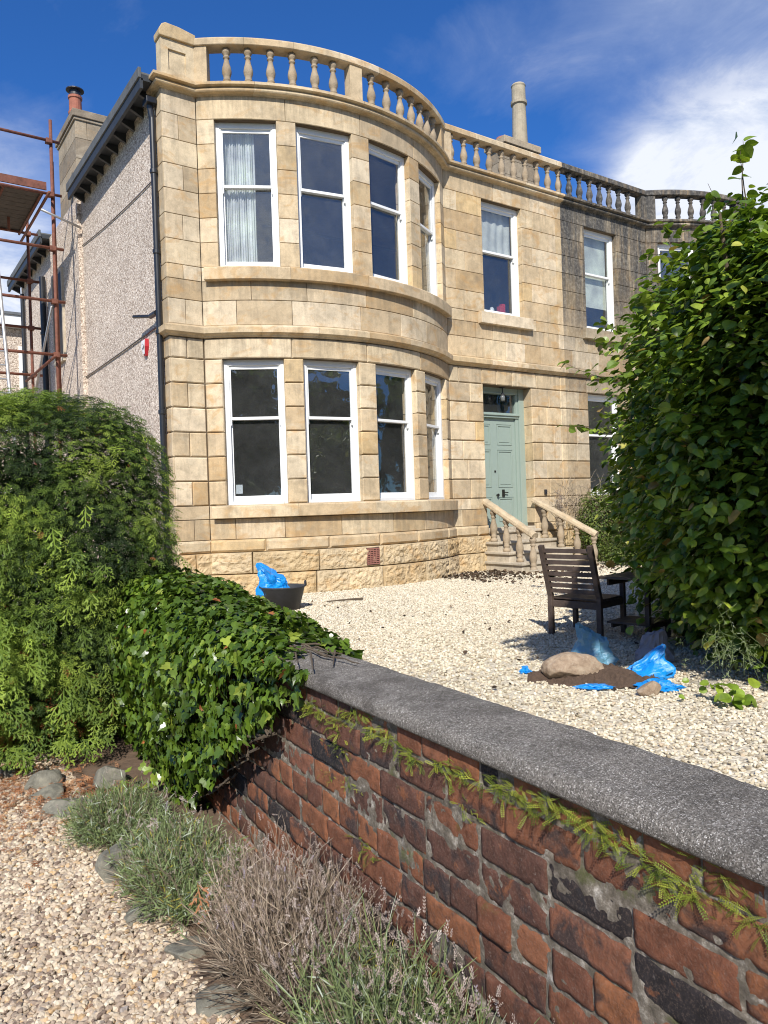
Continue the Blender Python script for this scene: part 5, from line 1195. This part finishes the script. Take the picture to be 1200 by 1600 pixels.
m=MB(); m.bx(14.33,15.34,YF+.30,YF+.305,6.05,7.74,.5); tag(m.build('roller_blind',M_blind),'cream roller blind three quarters down in the sooty upper window','blind')
m=MB(); m.bx(11.80,11.87,YF+.36,YF+.45,5.46,5.74); m.bx(11.88,11.97,YF+.36,YF+.45,5.46,5.80); tag(m.build('red_books',simple('red_cloth_cover',(.45,.03,.04),.6)),'two red books standing on the window ledge above the door','books')
m=MB(); m.lathe((11.62,YF+.42,5.46),[(.05,0),(.07,.08),(.05,.2),(.03,.24)],14); tag(m.build('white_jug',simple('white_glaze',(.6,.65,.68),.3),smooth=True),'small white jug on the window ledge left of the red books','jug')
O,t_,n_=at_arc(CX,-2.36,-.26); A=[(*t_,0),(*n_,0),(0,0,1)]
m=MB(); m.box((O[0],O[1],1.76),(.055,.002,.075),A); tag(m.build('paper_notice',simple('notice_paper',(.5,.55,.6),.8)),'small pale paper stuck inside the lower corner of the ground floor bay window','notice')
# alarm box
al=thing('alarm_box','white and red burglar alarm box on the pebbledash gable wall','alarm box',(4.12,13.05,4.27))
m=MB(); V=[]
for (z,w_,d_) in ((4.40,.10,.06),(4.27,.11,.07),(4.12,.045,.045)): V+=[(4.19,13.05-w_,z),(4.19-d_,13.05-w_*.9,z),(4.19-d_,13.05+w_*.9,z),(4.19,13.05+w_,z)]
m.add(V,[(0,1,2,3),(0,4,5,1),(1,5,6,2),(2,6,7,3),(4,8,9,5),(5,9,10,6),(6,10,11,7),(8,11,10,9),(0,3,7,4),(4,7,11,8)],.5); m.build('case',simple('red_plastic',(.42,.02,.03),.4),al,bevel=.004)
m=MB(); V=[(4.19-.064,13.05-.085,4.385),(4.19-.073,13.05-.09,4.27),(4.19-.057,13.05-.04,4.15),(4.19-.057,13.05+.04,4.15),(4.19-.073,13.05+.09,4.27),(4.19-.064,13.05+.085,4.385)]; m.add(V+[(x-.004,y,z) for x,y,z in V],[(0,1,2,3,4,5),(11,10,9,8,7,6)]+[(i,(i+1)%6,(i+1)%6+6,i+6) for i in range(6)]); fp=m.build('face_plate',simple('white_plastic',(.8,.8,.8),.4),al)
m=MB(); m.tube([(4.115,13.05,4.28),(4.108,13.05,4.28)],.045,20); m.build('roundel',simple('grey_print',(.25,.27,.3),.5),fp)
m=MB(); m.tube([(4.109,13.05,4.28),(4.105,13.05,4.28)],.030,20); m.build('roundel_centre',bpy.data.materials['white_plastic'],fp)
def cable(label,p,q,sag,r=.009):
    m=MB(); pts=[tuple(np.array(p)*(1-t)+np.array(q)*t-np.array([0,0,sag*4*t*(1-t)])) for t in np.linspace(0,1,12)]; m.tube(pts,r,6); tag(m.build('cable',M_pipe),label,'cable')
cable('upper thin cable slanting across the pebbledash gable',(4.175,17.15,7.26),(4.175,12.3,6.90),.05)
cable('lower cable running past the alarm box to the drainpipe',(4.17,19.0,4.42),(4.17,12.25,4.50),.02,.013)
# ------------------------------------------------------------------ scaffold
sc=thing('scaffold','rusty tube scaffold with a boarded platform beside the gable and chimney','scaffold',(3,18,-.15))
def tube(name,p,q,r=.034,mat=M_rust,par=sc):
    m=MB(); m.tube([p,q],r,8); return m.build(name,mat,par,smooth=True)
def coupler(p,par):
    m=MB(); m.box(p,(.065,.065,.05)); m.build('coupler',M_rust,par,bevel=.01)
ZL=[9.28,8.16,7.03,5.92,4.80]
for y,ztop in ((17.0,9.75),(19.6,8.6)):
    for x in (3.53,1.7):
        s_=tube('standard',(x,y,-.15),(x+(.05 if y<18 and x>3 else 0),y,ztop))
        for z in ZL:
            if z<ztop: coupler((x,y-.03,z),s_)
    for z in ZL:
        if z<ztop: tube('ledger',(.9,y-.06,z+.02),(3.74,y-.06,z),.032)
tube('standard',(3.60,17.05,3.0),(3.60,17.05,8.9),.03)
for x in (3.45,1.75):
    for z in (8.10,4.72): tube('transom',(x,16.7,z),(x,20.0,z),.03)
tube('brace',(3.48,19.5,4.0),(3.50,17.1,5.85),.026,M_galv); tube('brace',(3.3,16.8,7.75),(4.15,17.1,7.62),.026,M_galv); tube('standard',(3.0,18.8,7.9),(3.0,18.8,8.55),.03)
for k in range(11):
    m=MB(); y=17.12+.236*k; m.bx(1.0,3.42,y,y+.225,8.20,8.24); m.build('board',M_board,sc,bevel=.003)
m=MB(); m.bx(1.0,3.45,16.95,16.99,8.24,8.40); m.build('toe_board',M_rust,sc)
for k in range(4): tube('board_bearer',(1.2+.72*k,16.95,8.165),(1.2+.72*k,19.7,8.165),.028)
ld_=thing('ladder','aluminium ladder leaning at the far left behind the hedge','ladder',(2.4,15.8,-.15))
for dx in (-.40,0):
    m=MB(); m.tube([(2.62+dx,15.6,-.15),(2.38+dx,16.4,6.6)],.032,8); m.build('stile',M_galv,ld_)
for k in range(24):
    t=.02+k*.0405; x=lerp(2.62,2.38,t); y=lerp(15.6,16.4,t); z=lerp(-.15,6.6,t); m=MB(); m.tube([(x-.40,y,z),(x,y,z)],.016,6); m.build('rung',M_galv,ld_)
# house behind, at far left
bh=thing('rear_wing','pinkish rendered building with white sash window behind the scaffold','building',(2,26,0))
m=MB(); m.bx(-3,4.9,26,30,-.2,7.35); m.build('wall',M_harl,bh)
m=MB(); m.bx(-3.1,5.0,25.75,30.1,7.36,7.72); m.build('fascia',M_white,bh); m=MB(); m.bx(-3.15,5.05,25.7,30.1,7.72,7.80); m.build('roof',M_roof,bh)
sash_window(bh,(3.70,26.0),(1,0),(0,-1),1.15,4.3,6.75,5.55)
m=MB(); m.bx(3.0,4.4,25.93,26.05,4.1,4.27); m.bx(2.95,3.1,25.95,26.02,4.27,6.8); m.bx(4.29,4.44,25.95,26.02,4.27,6.8); m.build('window_surround',M_white,bh)
# distant chimneys beyond the neighbour's parapet
dh=thing('distant_house','distant house whose cream chimneys show between the balusters','building',(30,26,0))
m=MB(); m.bx(27,37,27,34,0,11.6); m.build('wall',M_harl,dh)
def stack(x0,x1,y,z0,z1,n):
    m=MB(); m.bx(x0,x1,y,y+.7,z0,z1); m.bx(x0-.08,x1+.08,y-.08,y+.78,z1-.25,z1-.1); c=m.build('chimney',M_grey,dh)
    for k in range(n): m=MB(); m.lathe((lerp(x0+.2,x1-.2,k/max(1,n-1)),y+.35,z1),[(.17,0),(.13,.1),(.12,.5),(.15,.55),(.15,.62)],12); m.build('chimney_pot',M_potpale,c)
stack(28.6,30.0,27.2,11.5,13.2,3); stack(30.9,32.2,27.2,11.5,14.1,2)
